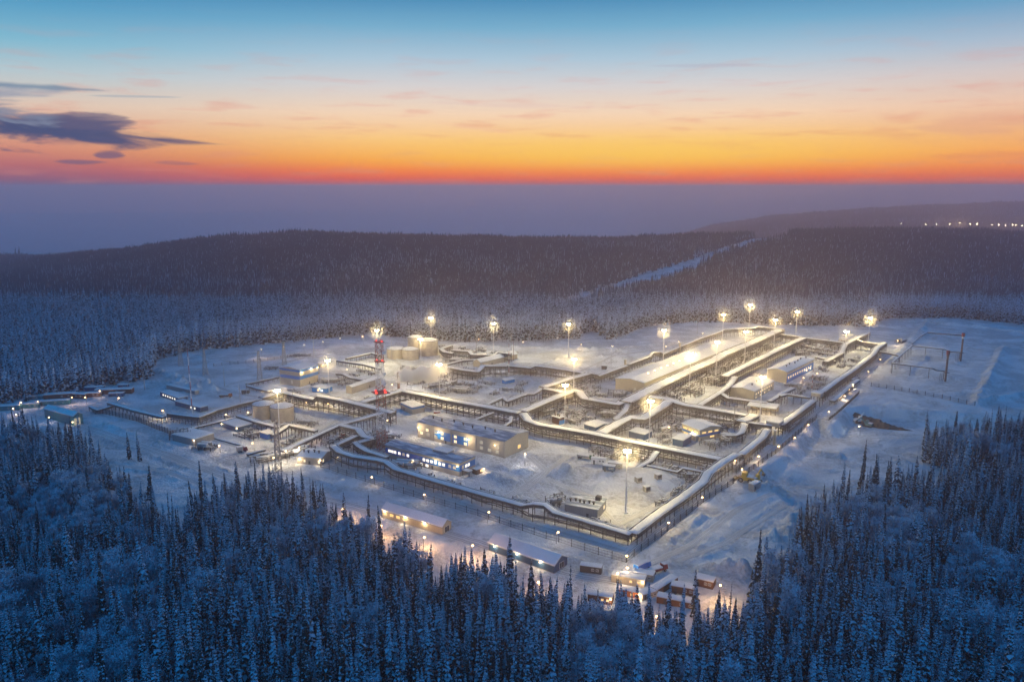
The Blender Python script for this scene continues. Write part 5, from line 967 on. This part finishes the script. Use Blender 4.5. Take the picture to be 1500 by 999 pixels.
for t in range(11):
    for off in (0, 1):
        x, y = lerp2((972, 592), (1136, 505), (t + .5 * off) / 11); x += 9 * off; y += 6.5 * off
        if off and t % 2: continue
        k += 1; skid(100 + k, x, y, .95 + rng.uniform(-.06, .06), 15, 7.5, 6.2, 'snow dusted tangle of pipes and valves in the yard between the two long diagonal racks', GR1, k % 3 == 0, 1.6)
GR2 = 'pipe manifolds in the back right corner'
for t in range(8): x, y = lerp2((1150, 512), (1228, 508), t / 7); skid(200 + t, x, y + (t % 3) * 5, .3, 14, 6, 5, 'snowy pipe manifold between the parallel pipes in the back right corner', GR2, t % 2 == 0, 1.3)
for q in [(301, 908, 581, -.2, 17, 9, 5.5, 'snow capped cluster of pipes and drums in front of the compressor hall gable', None), (302, 893, 611, -.2, 18, 8, 5, 'pale pipe loops and drums inside the bend of the centre rack', None), (303, 884, 603, .1, 14, 6, 5, 'smaller set of pipe loops above the bend of the centre rack', None),
          (304, 1033, 547, .95, 14, 8, 5.5, 'round topped snowy drums beside the wide diagonal rack', None), (305, 1052, 562, .95, 16, 7, 6, 'upright valve columns left of the small grey beige hall', None), (306, 1067, 645, -.2, 16, 9, 4.5, 'snow covered machine group at the end of the S shaped chute', None),
          (307, 1050, 632, .5, 12, 6, 4, 'lit pipes beside the yellow windowed house', None), (308, 974, 633, .6, 14, 6, 3, 'brown pipe bundle under snow left of the yellow windowed house', None), (309, 676, 574, -.3, 22, 11, 3.2, 'bank of snow topped coolers behind the central rack', None), (310, 637, 569, .5, 18, 5, 4.5, 'pipe gantry left of the cooler bank', None),
          (311, 485, 560, .3, 20, 10, 3.6, 'lit row of valves in front of the tall beige and blue block', None), (312, 520, 563, .2, 14, 6, 3.5, 'small valve group above the long rounded shed', None), (313, 447, 622, -.3, 16, 5, 3.2, 'dark machine row behind the humped pipe bridge', None), (314, 417, 603, .9, 9, 3, 6, 'stair frame at the right side of the two tanks', None),
          (315, 425, 667, .7, 18, 9, 4.5, 'brightly lit pipe yard left of the gate house', None), (316, 403, 672, .4, 15, 8, 4, 'lit pipe yard next to the trees at the lower left', None), (317, 385, 677, .4, 13, 6, 4, 'pipe group at the tree edge, lowest in the lit yard', None), (318, 445, 661, .6, 12, 6, 4, 'frosted pipes behind the gate house', None),
          (319, 590, 684, -.25, 16, 7, 3.5, 'lit yard of frosted pipes in front of the blue office', None), (320, 608, 682, -.25, 10, 6, 3.5, 'small frosted pipe group by the blue office wall', None), (321, 540, 651, -.3, 14, 8, 5, 'thin substation frames left of the blue office', None), (322, 568, 645, -.3, 12, 7, 5, 'thin substation frames behind the blue office', None),
          (323, 815, 740, .4, 9, 6, 5, 'frosted scaffold frame beside the flat roofed grey house', None), (324, 640, 545, -.2, 18, 8, 3.5, 'pipe group left of the arched shed', None), (325, 668, 531, -.2, 18, 8, 3.5, 'frosted pipe group behind the stepped rack of the arched shed', None), (326, 775, 548, -.2, 22, 8, 4.5, 'dark pipes under the raised rack on the middle field', None),
          (327, 830, 585, .5, 18, 8, 5.5, 'vertical pipes beneath the centre mast', None), (328, 800, 607, .6, 18, 7, 5, 'pipe group inside the centre rack corner', None), (329, 615, 562, .4, 22, 6, 4.5, 'snow topped pipes behind the short climbing rack', None), (330, 600, 540, -.1, 14, 6, 3.5, 'pipes in front of the back tanks', None),
          (331, 1205, 583, .95, 12, 5, 4, 'low valve boxes under the right perimeter portal', None), (332, 1250, 560, .9, 16, 5, 4, 'brightly lit valve group at the crossing on the right lane', None), (333, 1118, 652, .95, 20, 4, 3, 'row of small boxes along the right lane by the fat vent pipe', None), (334, 1085, 681, .95, 24, 4, 3, 'row of small boxes along the right lane by the orange lamp', None), (335, 1160, 625, .95, 26, 4, 3, 'row of small boxes under the straight right rack', None),
          (336, 1320, 502, .7, 12, 7, 4, 'lit valve group at the inner corner of the flare field', None), (337, 300, 657, -.2, 12, 7, 2.5, 'snow covered pile beside the grey windowless box', None), (338, 270, 640, .3, 16, 8, 6, 'frosted tall frames left of the grey windowless box', None), (339, 1010, 700, -.2, 12, 5, 5, 'small frame of pipes in the front right corner of the yard', None), (340, 400, 541, .1, 14, 5, 2.5, 'dark heap of parts on the far left snow field', None), (341, 440, 522, .1, 18, 5, 2, 'long dark heap by the far back road', None), (342, 700, 525, -.1, 14, 6, 4, 'rusty valves left of the roof of the arched shed', None)]:
    skid(*q)
GR3 = 'small pipe groups beside the covered racks'
seg = [((600, 581), (750, 607)), ((800, 628), (1040, 674)), ((430, 585), (560, 606)), ((640, 708), (900, 776)), ((1000, 600), (1085, 613)), ((775, 607), (825, 584)), ((930, 582), (1040, 533)), ((860, 592), (905, 598)), ((950, 612), (985, 597)), ((790, 545), (850, 552)), ((670, 545), (735, 546)), ((430, 656), (490, 634)), ((560, 679), (640, 708)), ((1150, 618), (1190, 592)), ((1060, 672), (960, 748))]
sk = 500
for a, b_ in seg:
    A_, B_ = P(*a), P(*b_); nn_ = max(2, int((B_ - A_).length / 17)); ang = math.atan2(B_.y - A_.y, B_.x - A_.x)
    for t in range(nn_):
        q = A_.lerp(B_, (t + .5) / nn_); sk += 1; x, y = W2P(q.x, q.y, 0); skid(sk, x, y, ang + rng.uniform(-.1, .1), rng.uniform(8, 13), rng.uniform(3, 4.5), rng.uniform(2.4, 4.6), 'small group of frosted pipes and valves standing along the foot of a covered pipe rack', GR3, False, 1.8)
ZONES = [('the middle yard behind the central rack', [(600, 548), (760, 548), (775, 590), (640, 575)], 16), ('the far yard by the back tanks', [(640, 505), (760, 512), (760, 530), (650, 530)], 8), ('the upper right corner yard', [(1185, 500), (1280, 503), (1235, 552), (1200, 545)], 12),
         ('the yard of the beige and blue block', [(420, 535), (550, 540), (560, 590), (430, 576)], 18), ('the inner yard left of the stepped wide rack', [(780, 592), (905, 596), (900, 628), (800, 618)], 14), ('the yard around the yellow lit house', [(950, 605), (1085, 622), (1060, 660), (960, 648)], 16),
         ('the strip in front of the central rack', [(820, 636), (1020, 676), (1000, 694), (900, 676)], 10), ('the yard beside the compressor hall', [(830, 560), (915, 545), (880, 585), (850, 578)], 8), ('the yard between tanks and gate house', [(330, 610), (460, 630), (420, 655), (340, 640)], 12),
         ('the yard right of the blue windowed hall', [(1150, 570), (1230, 530), (1225, 555), (1165, 592)], 10), ('the yard left of the lattice tower', [(440, 640), (560, 625), (575, 655), (500, 670)], 12)]
for zi, (zn, zp, cnt) in enumerate(ZONES):
    zw = PP(zp); xs_, ys_ = [q[0] for q in zw], [q[1] for q in zw]; got = 0
    for _ in range(400):
        if got >= cnt: break
        x, y = rng.uniform(min(xs_), max(xs_)), rng.uniform(min(ys_), max(ys_))
        if not inpoly(np.array([x]), np.array([y]), zw)[0]: continue
        L_, W_ = rng.uniform(4, 12), rng.uniform(2.5, 5)
        if not free(x, y, L_ * .42): continue
        px_, py_ = W2P(x, y, 0); sk += 1; got += 1
        skid(sk, px_, py_, .95 if rng.random() < .5 else -.6, L_, W_, rng.uniform(1.6, 4.2), 'small frosted pipe group in ' + zn, 'small pipe groups in ' + zn, rng.random() < .4, 1.6)
# steam
me = bpy.data.meshes.new('steam'); bm_v, bm_f = [], []
m, b, p, o = newmat('steam'); m.node_tree.nodes.remove(p); pv = b.n('ShaderNodeVolumePrincipled'); pv.inputs['Color'].default_value = (.995, .985, .97, 1); pv.inputs['Anisotropy'].default_value = .2
tcn = b.n('ShaderNodeTexCoord'); nn = b.n('ShaderNodeTexNoise'); nn.inputs['Scale'].default_value = .13; nn.inputs['Detail'].default_value = 4; b.t.links.new(tcn.outputs['Object'], nn.inputs['Vector'])
sx_ = b.n('ShaderNodeSeparateXYZ'); b.t.links.new(tcn.outputs['Object'], sx_.inputs[0])
def sq(v, c, r_): return b.m('POWER', b.m('DIVIDE', b.m('SUBTRACT', v, c), r_), 2.0)
rr_ = b.m('ADD', b.m('ADD', sq(sx_.outputs[0], 15.0, 24.0), sq(sx_.outputs[1], 0.0, 8.0)), sq(b.m('SUBTRACT', sx_.outputs[2], b.m('MULTIPLY', sx_.outputs[0], .08)), 3.5, 7.0))
nn.inputs['Roughness'].default_value = .6; val_ = b.m('ADD', b.m('SUBTRACT', 1.0, rr_), b.m('MULTIPLY', b.m('SUBTRACT', nn.outputs['Fac'], .5), 5.5))
b.t.links.new(b.ss(val_, .2, .9, 0.0, 1.0), pv.inputs['Density']); b.t.links.new(pv.outputs[0], o.inputs['Volume'])
s0 = P(586, 556, 12); mb = MB()
def ico(c, r):
    n, mrow = 14, 8; vs = []; fs = []
    for i in range(mrow + 1):
        t = math.pi * i / mrow
        for k in range(n): a = 2 * math.pi * k / n; vs.append((c[0] + r[0] * math.sin(t) * math.cos(a), c[1] + r[1] * math.sin(t) * math.sin(a), c[2] + r[2] * math.cos(t)))
    for i in range(mrow):
        for k in range(n): fs.append((i * n + k, (i + 1) * n + k, (i + 1) * n + (k + 1) % n, i * n + (k + 1) % n))
    return vs, fs
vs, fs = ico((0, 0, 0), (1, 1, 1)); L = 44
vv = []
for (x, y, z) in vs:
    t = (x + 1) / 2; rad = 7.5 * (1 - .35 * t) if t > .25 else 7.5 * (.35 + 2.4 * t)
    vv.append((-10 + 52 * t, y * 11, z * 10 + 4.5))
mb.add(vv, fs); st = mb.build('steam', m, None, s0, -.1); tag(st, 'pale cloud of steam drifting right from the red vent stack', 'steam', kind='stuff')
# ------------------------------------------------------------------ trees
def spruce(seed, h, rmax, whorls, arms, frost=.5, detail=True):
    r = random.Random(seed); v, f, mi = [], [], []
    def tri(a, b, c, m): k = len(v); v.extend((a, b, c)); f.append((k, k + 1, k + 2)); mi.append(m)
    bare = r.uniform(.04, .16)
    for w in range(whorls):
        t = bare + (1 - bare) * (w + r.uniform(-.3, .3)) / whorls; t = min(.985, max(bare, t)); z = h * t
        rad = rmax * ((1 - t) ** .72) * r.uniform(.7, 1.15) + .14
        if t > .82: rad *= .85
        for a in range(arms):
            if r.random() < .1: continue
            an = 2 * math.pi * (a + r.random()) / arms + w; ca, sa = math.cos(an), math.sin(an); L = rad * r.uniform(.6, 1.15); dr = L * r.uniform(.3, .75); wd = (.16 + .24 * L) * r.uniform(.8, 1.25)
            p0 = Vector((0, 0, z)); p1 = Vector((ca * L * .55, sa * L * .55, z - dr * .25)); p2 = Vector((ca * L, sa * L, z - dr)); s = Vector((-sa, ca, 0)) * wd; fq = frost * (.3 + 1.0 * t); up = r.random() < fq
            if detail:
                tri(p0 + Vector((0, 0, .1)), p1 - s, p1 + s, 1 if up else 0); tri(p1 - s, p2, p1 + s, 1 if r.random() < fq * 1.1 else 0)
                dn = Vector((0, 0, -(.3 + .35 * L)))
                tri(p0 + dn * .3, p1 - s * .8, p1 + dn - s * .3, 0 if r.random() > fq * .3 else 1); tri(p1 + s * .9, p2 + dn * .5, p1 + dn + s * .3, 0 if r.random() > fq * .35 else 1); tri(p1 - s * .5, p2, p1 + s * .3 + dn * 1.2, 0 if r.random() > fq * .35 else 1)
            else:
                tri(p0 + Vector((0, 0, .25)), p2 - s * 1.5, p2 + s * 1.5, 1 if up else 0)
    tri(Vector((0.1, 0, h * .95)), Vector((-.08, .08, h * .95)), Vector((0, 0, h * 1.02)), 1); tri(Vector((0, .1, h * .94)), Vector((0, -.1, h * .94)), Vector((0, 0, h * 1.02)), 0)
    crown = npmesh('crown', [tuple(q) for q in v], f, [M['needles'], M['frost']], mi)
    tb = MB().tube((0, 0, -.6), (0, 0, h * .97), .13 + h * .007, 5, .03, caps=False); trunk = tb.mesh('trunk', M['bark'])
    return trunk, crown, (tb, v, f, mi)
def birch(seed, h, spreadr, twigs, fr=.8):
    r = random.Random(seed); tb = MB(); ends = []; lean = Vector((r.uniform(-.05, .05), r.uniform(-.05, .05), 1))
    tb.tube((0, 0, -.6), lean * h * .72, .14 + h * .006, 5, .06, caps=False)
    nl = r.randint(10, 15)
    for k in range(nl):
        t = r.uniform(.32, .74); a = r.uniform(0, 6.28); p = lean * h * t; L = spreadr * r.uniform(.55, 1.05) * (1.15 - .5 * t); e = p + Vector((math.cos(a) * L, math.sin(a) * L, L * r.uniform(.8, 1.8))); e.z = min(e.z, h * .97)
        tb.tube(p, p.lerp(e, .6), .07, 4, .045, caps=False); e2 = p.lerp(e, .6); tb.tube(e2, e, .045, 3, .015, caps=False); ends += [e, e2, p.lerp(e, .8)]
    ends.append(lean * h * .93); v, f, mi = [], [], []
    for k in range(twigs):
        c = r.choice(ends); q = Vector((r.gauss(0, .75), r.gauss(0, .75), r.gauss(.1, .62))); p = c + q * (spreadr * (.20 if k % 4 else .30)); d = (q + Vector((r.gauss(0, .6), r.gauss(0, .6), r.gauss(.1, .5)))).normalized() * r.uniform(.35, .85); s = d.orthogonal().normalized() * r.uniform(.09, .2)
        i = len(v); v += [p - s, p + s, p + d]; f.append((i, i + 1, i + 2)); mi.append(1 if r.random() < (fr if q.z > -.2 else fr * .35) else 0)
    crown = npmesh('crown', [tuple(q) for q in v], f, [M['twig'], M['frost']], mi); return tb.mesh('trunk', M['bark']), crown, (tb, v, f, mi)
def joined(name, q, mats):
    tb, v, f, mi = q; vs = list(tb.v) + [tuple(x) for x in v]; k = len(tb.v); me = bpy.data.meshes.new(name); me.from_pydata(vs, [], [tuple(x) for x in tb.f] + [tuple(i + k for i in x) for x in f])
    for m in mats: me.materials.append(m)
    me.polygons.foreach_set('material_index', [2] * len(tb.f) + list(mi)); me.update(); return me
r0 = random.Random(77)
NEAR = []                                        # (kind, trunk, crown, joined mesh)
for i in range(9):
    h = r0.uniform(17, 26); t, c, q = spruce(10 + i, h, r0.uniform(1.2, 2.1), int(h * 1.7), 7, (.2, .5, .75, .9, .3, .8, .95, .25, .6)[i]); NEAR.append(('spruce', t, c, joined('forest_tree', q, [M['needles'], M['frost'], M['bark']])))
for i in range(4):                               # broad, open crowned stone pines and half bare trees
    h = r0.uniform(16, 22); t, c, q = spruce(30 + i, h, (2.9, 2.5, 2.2, 1.0)[i], (15, 19, 17, 20)[i], (6, 7, 6, 4)[i], (.75, .5, .9, .6)[i]); NEAR.append(('spruce', t, c, joined('forest_tree', q, [M['needles'], M['frost'], M['bark']])))
for i in range(7):
    h = r0.uniform(12, 19); t, c, q = birch(40 + i, h, r0.uniform(2.4, 4.0), 2600, .93); NEAR.append(('birch', t, c, joined('forest_tree', q, [M['twig'], M['frost'], M['bark']])))
MIDT, FART = [], []
for i in range(8):
    h = r0.uniform(13, 21); t, c, q = spruce(60 + i, h, r0.uniform(1.3, 2.0), 17, 5, (.3, .6, .8, .9, .4, .7, .95, .5)[i], False); MIDT.append(joined('forest_tree', q, [M['needles'], M['frost'], M['bark']]))
for i in range(3):
    h = r0.uniform(10, 14); t, c, q = birch(80 + i, h, 2.4, 330, .85); MIDT.append(joined('forest_tree', q, [M['twig'], M['frost'], M['bark']]))
for i in range(6):                               # clumps of far trees
    v, f, mi = [], [], []; r = random.Random(90 + i)
    for k in range(5):
        cx, cy_, h, R = r.uniform(-4.5, 4.5), r.uniform(-4.5, 4.5), r.uniform(8, 22), r.uniform(1.0, 2.1)
        for (za, ra) in ((.12, 1), (.4, .75), (.68, .45)):
            n = 5; a0 = r.uniform(0, 6)
            for j in range(n):
                a, b = a0 + 6.283 * j / n, a0 + 6.283 * (j + 1) / n; i0 = len(v); rr, r3 = R * ra * r.uniform(.7, 1.2), R * ra * r.uniform(.7, 1.2)
                v += [(cx + math.cos(a) * rr, cy_ + math.sin(a) * rr, h * za), (cx + math.cos(b) * r3, cy_ + math.sin(b) * r3, h * za + r.uniform(-.4, .4)), (cx, cy_, h * min(1, za + .42))]; f.append((i0, i0 + 1, i0 + 2)); mi.append(1 if r.random() < (.03, .07, .12, .2, .3, .42)[i] else 0)
    FART.append(npmesh('forest_tree', v, f, [M['farneedles'], M['frost']], mi))

rg = np.random.default_rng(5)
def source(name, meshes):
    c = bpy.data.collections.new(name)
    for i, me in enumerate(meshes): c.objects.link(bpy.data.objects.new('%s.%03d' % (name, i), me))
    return c
def instancer(name, label, xyz, vi, sc_, rz, coll):
    n = len(xyz); me = bpy.data.meshes.new(name); me.vertices.add(n); me.vertices.foreach_set('co', np.asarray(xyz, np.float32).ravel())
    for k, ty, val in (('vi', 'INT', vi), ('sc', 'FLOAT', sc_), ('rz', 'FLOAT', rz), ('lx', 'FLOAT', rg.normal(0, .035, n)), ('ly', 'FLOAT', rg.normal(0, .035, n))): me.attributes.new(k, ty, 'POINT').data.foreach_set('value', np.asarray(val, np.int32 if ty == 'INT' else np.float32))
    o = link(name, me); tag(o, label, 'forest', kind='stuff')
    g = bpy.data.node_groups.new(name, 'GeometryNodeTree'); g.interface.new_socket('Geometry', in_out='INPUT', socket_type='NodeSocketGeometry'); g.interface.new_socket('Geometry', in_out='OUTPUT', socket_type='NodeSocketGeometry')
    N = g.nodes.new; Lk = g.links.new; gi, go, ip, ci = N('NodeGroupInput'), N('NodeGroupOutput'), N('GeometryNodeInstanceOnPoints'), N('GeometryNodeCollectionInfo')
    ci.inputs['Collection'].default_value = coll; ci.inputs['Separate Children'].default_value = True; ci.inputs['Reset Children'].default_value = True
    def attr(k, ty): a = N('GeometryNodeInputNamedAttribute'); a.data_type = ty; a.inputs['Name'].default_value = k; return a.outputs['Attribute']
    ip.inputs['Pick Instance'].default_value = True; cx = N('ShaderNodeCombineXYZ'); Lk(attr('rz', 'FLOAT'), cx.inputs[2]); Lk(attr('lx', 'FLOAT'), cx.inputs[0]); Lk(attr('ly', 'FLOAT'), cx.inputs[1])
    Lk(gi.outputs[0], ip.inputs['Points']); Lk(ci.outputs[0], ip.inputs['Instance']); Lk(attr('vi', 'INT'), ip.inputs['Instance Index']); Lk(cx.outputs[0], ip.inputs['Rotation']); Lk(attr('sc', 'FLOAT'), ip.inputs['Scale']); Lk(ip.outputs[0], go.inputs[0])
    md = o.modifiers.new('forest', 'NODES'); md.node_group = g; return o
def scatter(x0, x1, y0, y1, step, jit=.48):
    X, Y = np.meshgrid(np.arange(x0, x1, step), np.arange(y0, y1, step)); X = X + (np.arange(X.shape[0]) % 2)[:, None] * step / 2
    return (X + rg.uniform(-jit, jit, X.shape) * step).ravel(), (Y + rg.uniform(-jit, jit, Y.shape) * step).ravel()
FORE = [(-90, 638), (0, 640), (60, 648), (110, 664), (160, 702), (205, 752), (232, 784), (270, 786), (300, 760), (340, 736), (400, 722), (450, 738), (500, 776), (560, 816), (620, 842), (700, 872), (780, 905), (850, 915), (890, 918), (930, 928), (1000, 935), (1050, 928), (1085, 905), (1105, 870), (1150, 835), (1172, 790), (1200, 752), (1250, 728), (1300, 735), (1345, 728), (1390, 712), (1440, 705), (1600, 700), (1600, 1135), (-90, 1135)]
CLUMP = [(1352, 660), (1380, 652), (1430, 655), (1480, 650), (1600, 655), (1600, 705), (1490, 700), (1430, 695), (1385, 692), (1358, 678)]
X, Y = scatter(-290, 330, 175, 620, 3.0); Z = terrain(X, Y); px, py = W2P(X, Y, Z)
jx, jy = px + rg.normal(0, 5, X.size), py + rg.normal(0, 4, X.size)
keep = (inpoly(jx, jy, FORE) | inpoly(jx, jy, CLUMP)); edge = dpoly(px, py, FORE, True)
dens = np.where(py > 1000, 1, np.clip(np.where((px > 440) & (px < 1090) & (py > 700), .22, .38) + edge / np.where((px > 440) & (px < 1090), 70, 50), 0, 1)) * np.where(fbm(X / 22, Y / 22, 31, 2) < -.42, .35, 1.0)
keep &= rg.random(X.size) < dens
# lone trees standing in the snow in front of the forest edges
LONE = [(1263, 705, 0), (1284, 712, 2), (1341, 716, 1), (1303, 716, 4), (1233, 735, 3), (190, 672, 1), (296, 742, 0), (318, 745, 4), (205, 676, 3), (540, 800, 0), (430, 742, 4), (746, 878, 8), (1018, 905, 1), (1116, 850, 4), (1180, 800, 0), (680, 862, 2), (220, 733, 7), (350, 728, 1), (1446, 664, 3), (1402, 700, 5)]
SM = M['snow']
Xk, Yk, Zk, pk, qk = X[keep], Y[keep], Z[keep], px[keep], py[keep]
n = Xk.size; cl = fbm(Xk / 30, Yk / 30, 50, 2) + rg.normal(0, .25, n); vi = np.where(cl > .30, 13 + rg.integers(0, 7, n), rg.integers(0, 13, n)); ed = dpoly(pk, qk, FORE, True); vi = np.where((ed < 25) & (rg.random(n) < .75), rg.integers(0, 13, n), vi)
sc_ = rg.uniform(.55, 1.1, n) * (1 + .45 * fbm(Xk / 26, Yk / 26, 71, 2)) * np.where(rg.random(n) < .12, 1.18, 1.0) * (1 + .15 * sstep(qk, 820, 920)); rz_ = rg.uniform(0, 6.28, n)
topy = W2P(Xk, Yk, Zk + 15 * sc_)[1]
vis = (pk > 4) & (pk < 1496) & (topy < 985) & (qk > 0)
order = np.argsort(np.where(vis, np.hypot(Xk, Yk), 1e9))[:265]
single = np.zeros(n, bool); single[order] = True
TL = {'spruce': ('narrow frosted spruce standing in the dense forest along the bottom of the view', 'spruces in the foreground forest'), 'birch': ('rounded birch white with hoar frost in the dense forest along the bottom of the view', 'frosted birches in the foreground forest')}
def tree(kind, i, x, y, z, s, rz, label, group):
    r = thing('spruce_tree' if kind == 'spruce' else 'birch_tree', label, 'tree', (x, y, z - .2), rz, group); r.scale = (s, s, s); r.rotation_euler.x = .04 * math.sin(x * 7.3); r.rotation_euler.y = .04 * math.sin(y * 5.1); link('trunk', NEAR[i][1], r); link('crown', NEAR[i][2], r); return r
for i in np.nonzero(single)[0]: k = int(vi[i]); tree(NEAR[k][0], k, float(Xk[i]), float(Yk[i]), float(Zk[i]), float(sc_[i]), float(rz_[i]), *TL[NEAR[k][0]])
LL = ['tall spruce at the head of the right hand forest edge', 'second spruce right of the tall one at the right forest edge', 'lone dark spruce on the snow above the right forest', 'slim pale spruce between the tall pair and the lone dark spruce', 'pointed spruce leftmost at the right forest tip', 'leaning spruce pair on the white slope, left tree', 'spruce on the snow strip above the left forest, left of two', 'spruce on the snow strip above the left forest, right of two', 'small spruce beside the leaning pair', 'dark spruce with a crooked top in front of the lit long shed',
      'broad spruce just below the gate house', 'dark spruce in front of the right long shed', 'tall thin spruce before the snow pit of the hut camp', 'thin spruce at the left tip of the right forest', 'tall spruce by the blue snow ridge at the right forest', 'slender spruce below the gap between the long sheds', 'white topped spruce at the tip of the left forest', 'spruce below the grey lattice pylon', 'spruce at the front of the small right grove', 'frosted spruce at the left end of the small right grove']
for (x, y, k), lab in zip(LONE, LL): g = G(x, y); tree('spruce', k, g.x, g.y, g.z, 1.0 if y > 690 else .85, x * .7, lab, None)
rest = ~single
cn = source('near_tree', [q[3] for q in NEAR]); cm = source('mid_tree', MIDT); cf = source('far_tree', FART)
instancer('forest', 'dense frosted spruce and birch forest filling the foreground', np.stack([Xk, Yk, Zk - .2], 1)[rest], vi[rest], sc_[rest], rz_[rest], cn)
# middle distance: the forest left of and behind the plant
EDGE = [(-160, 608), (0, 593), (60, 584), (100, 577), (150, 567), (222, 554), (227, 527), (280, 515), (330, 510), (440, 499), (545, 488), (600, 497), (700, 500), (845, 497), (856, 488), (876, 486), (882, 497), (905, 496), (925, 486), (950, 478), (1000, 473), (1040, 472), (1180, 477), (1280, 478), (1292, 466), (1400, 466), (1500, 476), (1660, 484)]
BACK = EDGE + [(1660, 200), (-160, 200)]
CUT = [(825, 450), (870, 436), (900, 426), (960, 407), (1020, 387), (1060, 370), (1110, 354), (1150, 348)]
X, Y = scatter(-720, 760, 520, 1010, 4.0); Z = terrain(X, Y); px, py = W2P(X, Y, Z); k = inpoly(px + rg.normal(0, 2, X.size), py + rg.normal(0, .8, X.size), BACK) & (px > -60) & (px < 1560) & (rg.random(X.size) < .93)
X, Y, Z, ex, ey = X[k], Y[k], Z[k], px[k], py[k]; n = X.size; fr = rg.random(n) < .2; front = dpoly(ex, ey, EDGE) < 9; fr &= ~front
instancer('forest', 'frosted forest wall behind and left of the plant', np.stack([X, Y, Z - .2], 1), np.where(fr, 8 + rg.integers(0, 3, n), np.where(rg.random(n) < np.where(front, .85, .65 * sstep(Y, 720, 980)), np.where(front, np.array([2, 3, 6])[rg.integers(0, 3, n)], np.array([0, 4, 7])[rg.integers(0, 3, n)]), rg.integers(0, 8, n))), rg.uniform(.75, 1.3, n) * np.where(front, 1.18, 1), rg.uniform(0, 6.28, n), cm)
X, Y = scatter(-2100, 2100, 1008, 2750, 9.2); Z = terrain(X, Y); px, py = W2P(X, Y, Z); dc = dpoly(px, py, CUT); k = (px > -50) & (px < 1550) & (dc > np.interp(py, [340, 450], [5, 11])) & ~((Y > 2050) & (px > 1290) & (Y < 2600)); X, Y, Z = X[k], Y[k], Z[k]
Xf, Yf = scatter(300, 4200, 2750, 5500, 17); Zf = terrain(Xf, Yf); pf = W2P(Xf, Yf, Zf)[0]; kf = (pf < 1560) & (pf > 930); X, Y, Z = np.r_[X, Xf[kf]], np.r_[Y, Yf[kf]], np.r_[Z, Zf[kf]]; n = X.size
stand = fbm(X / 210, Y / 210, 91, 3)
instancer('forest', 'dark forest covering the hills behind the plant', np.stack([X, Y, Z - .3], 1), np.clip(np.round(1.6 + stand * 6 + 3.6 * (1 - sstep(Y, 990, 1500)) + rg.normal(0, .8, n)), 0, 5), rg.uniform(.75, 1.2, n) * (1 + .35 * fbm(X / 90, Y / 90, 97, 2)) * np.where(Y > 2750, 1.8, 1), rg.uniform(0, 6.28, n), cf)
print('TREES', Xk.size, n)

# ------------------------------------------------------------------ cold haze over the whole place
zt = H + 22.0; zb = float(GZ.min()) - 3.0
hm, b, p, o = newmat('haze'); hm.node_tree.nodes.remove(p); pv = b.n('ShaderNodeVolumePrincipled'); pv.inputs['Color'].default_value = (1.0, .83, .92, 1); pv.inputs['Density'].default_value = HAZE_DENSITY; pv.inputs['Anisotropy'].default_value = HAZE_G
b.t.links.new(pv.outputs[0], o.inputs['Volume']); hz = MB().box(-25500, -1500, zb, 25500, 28500, zt).build('haze', hm); tag(hz, 'cold blue haze lying over the whole valley', 'haze', kind='stuff')
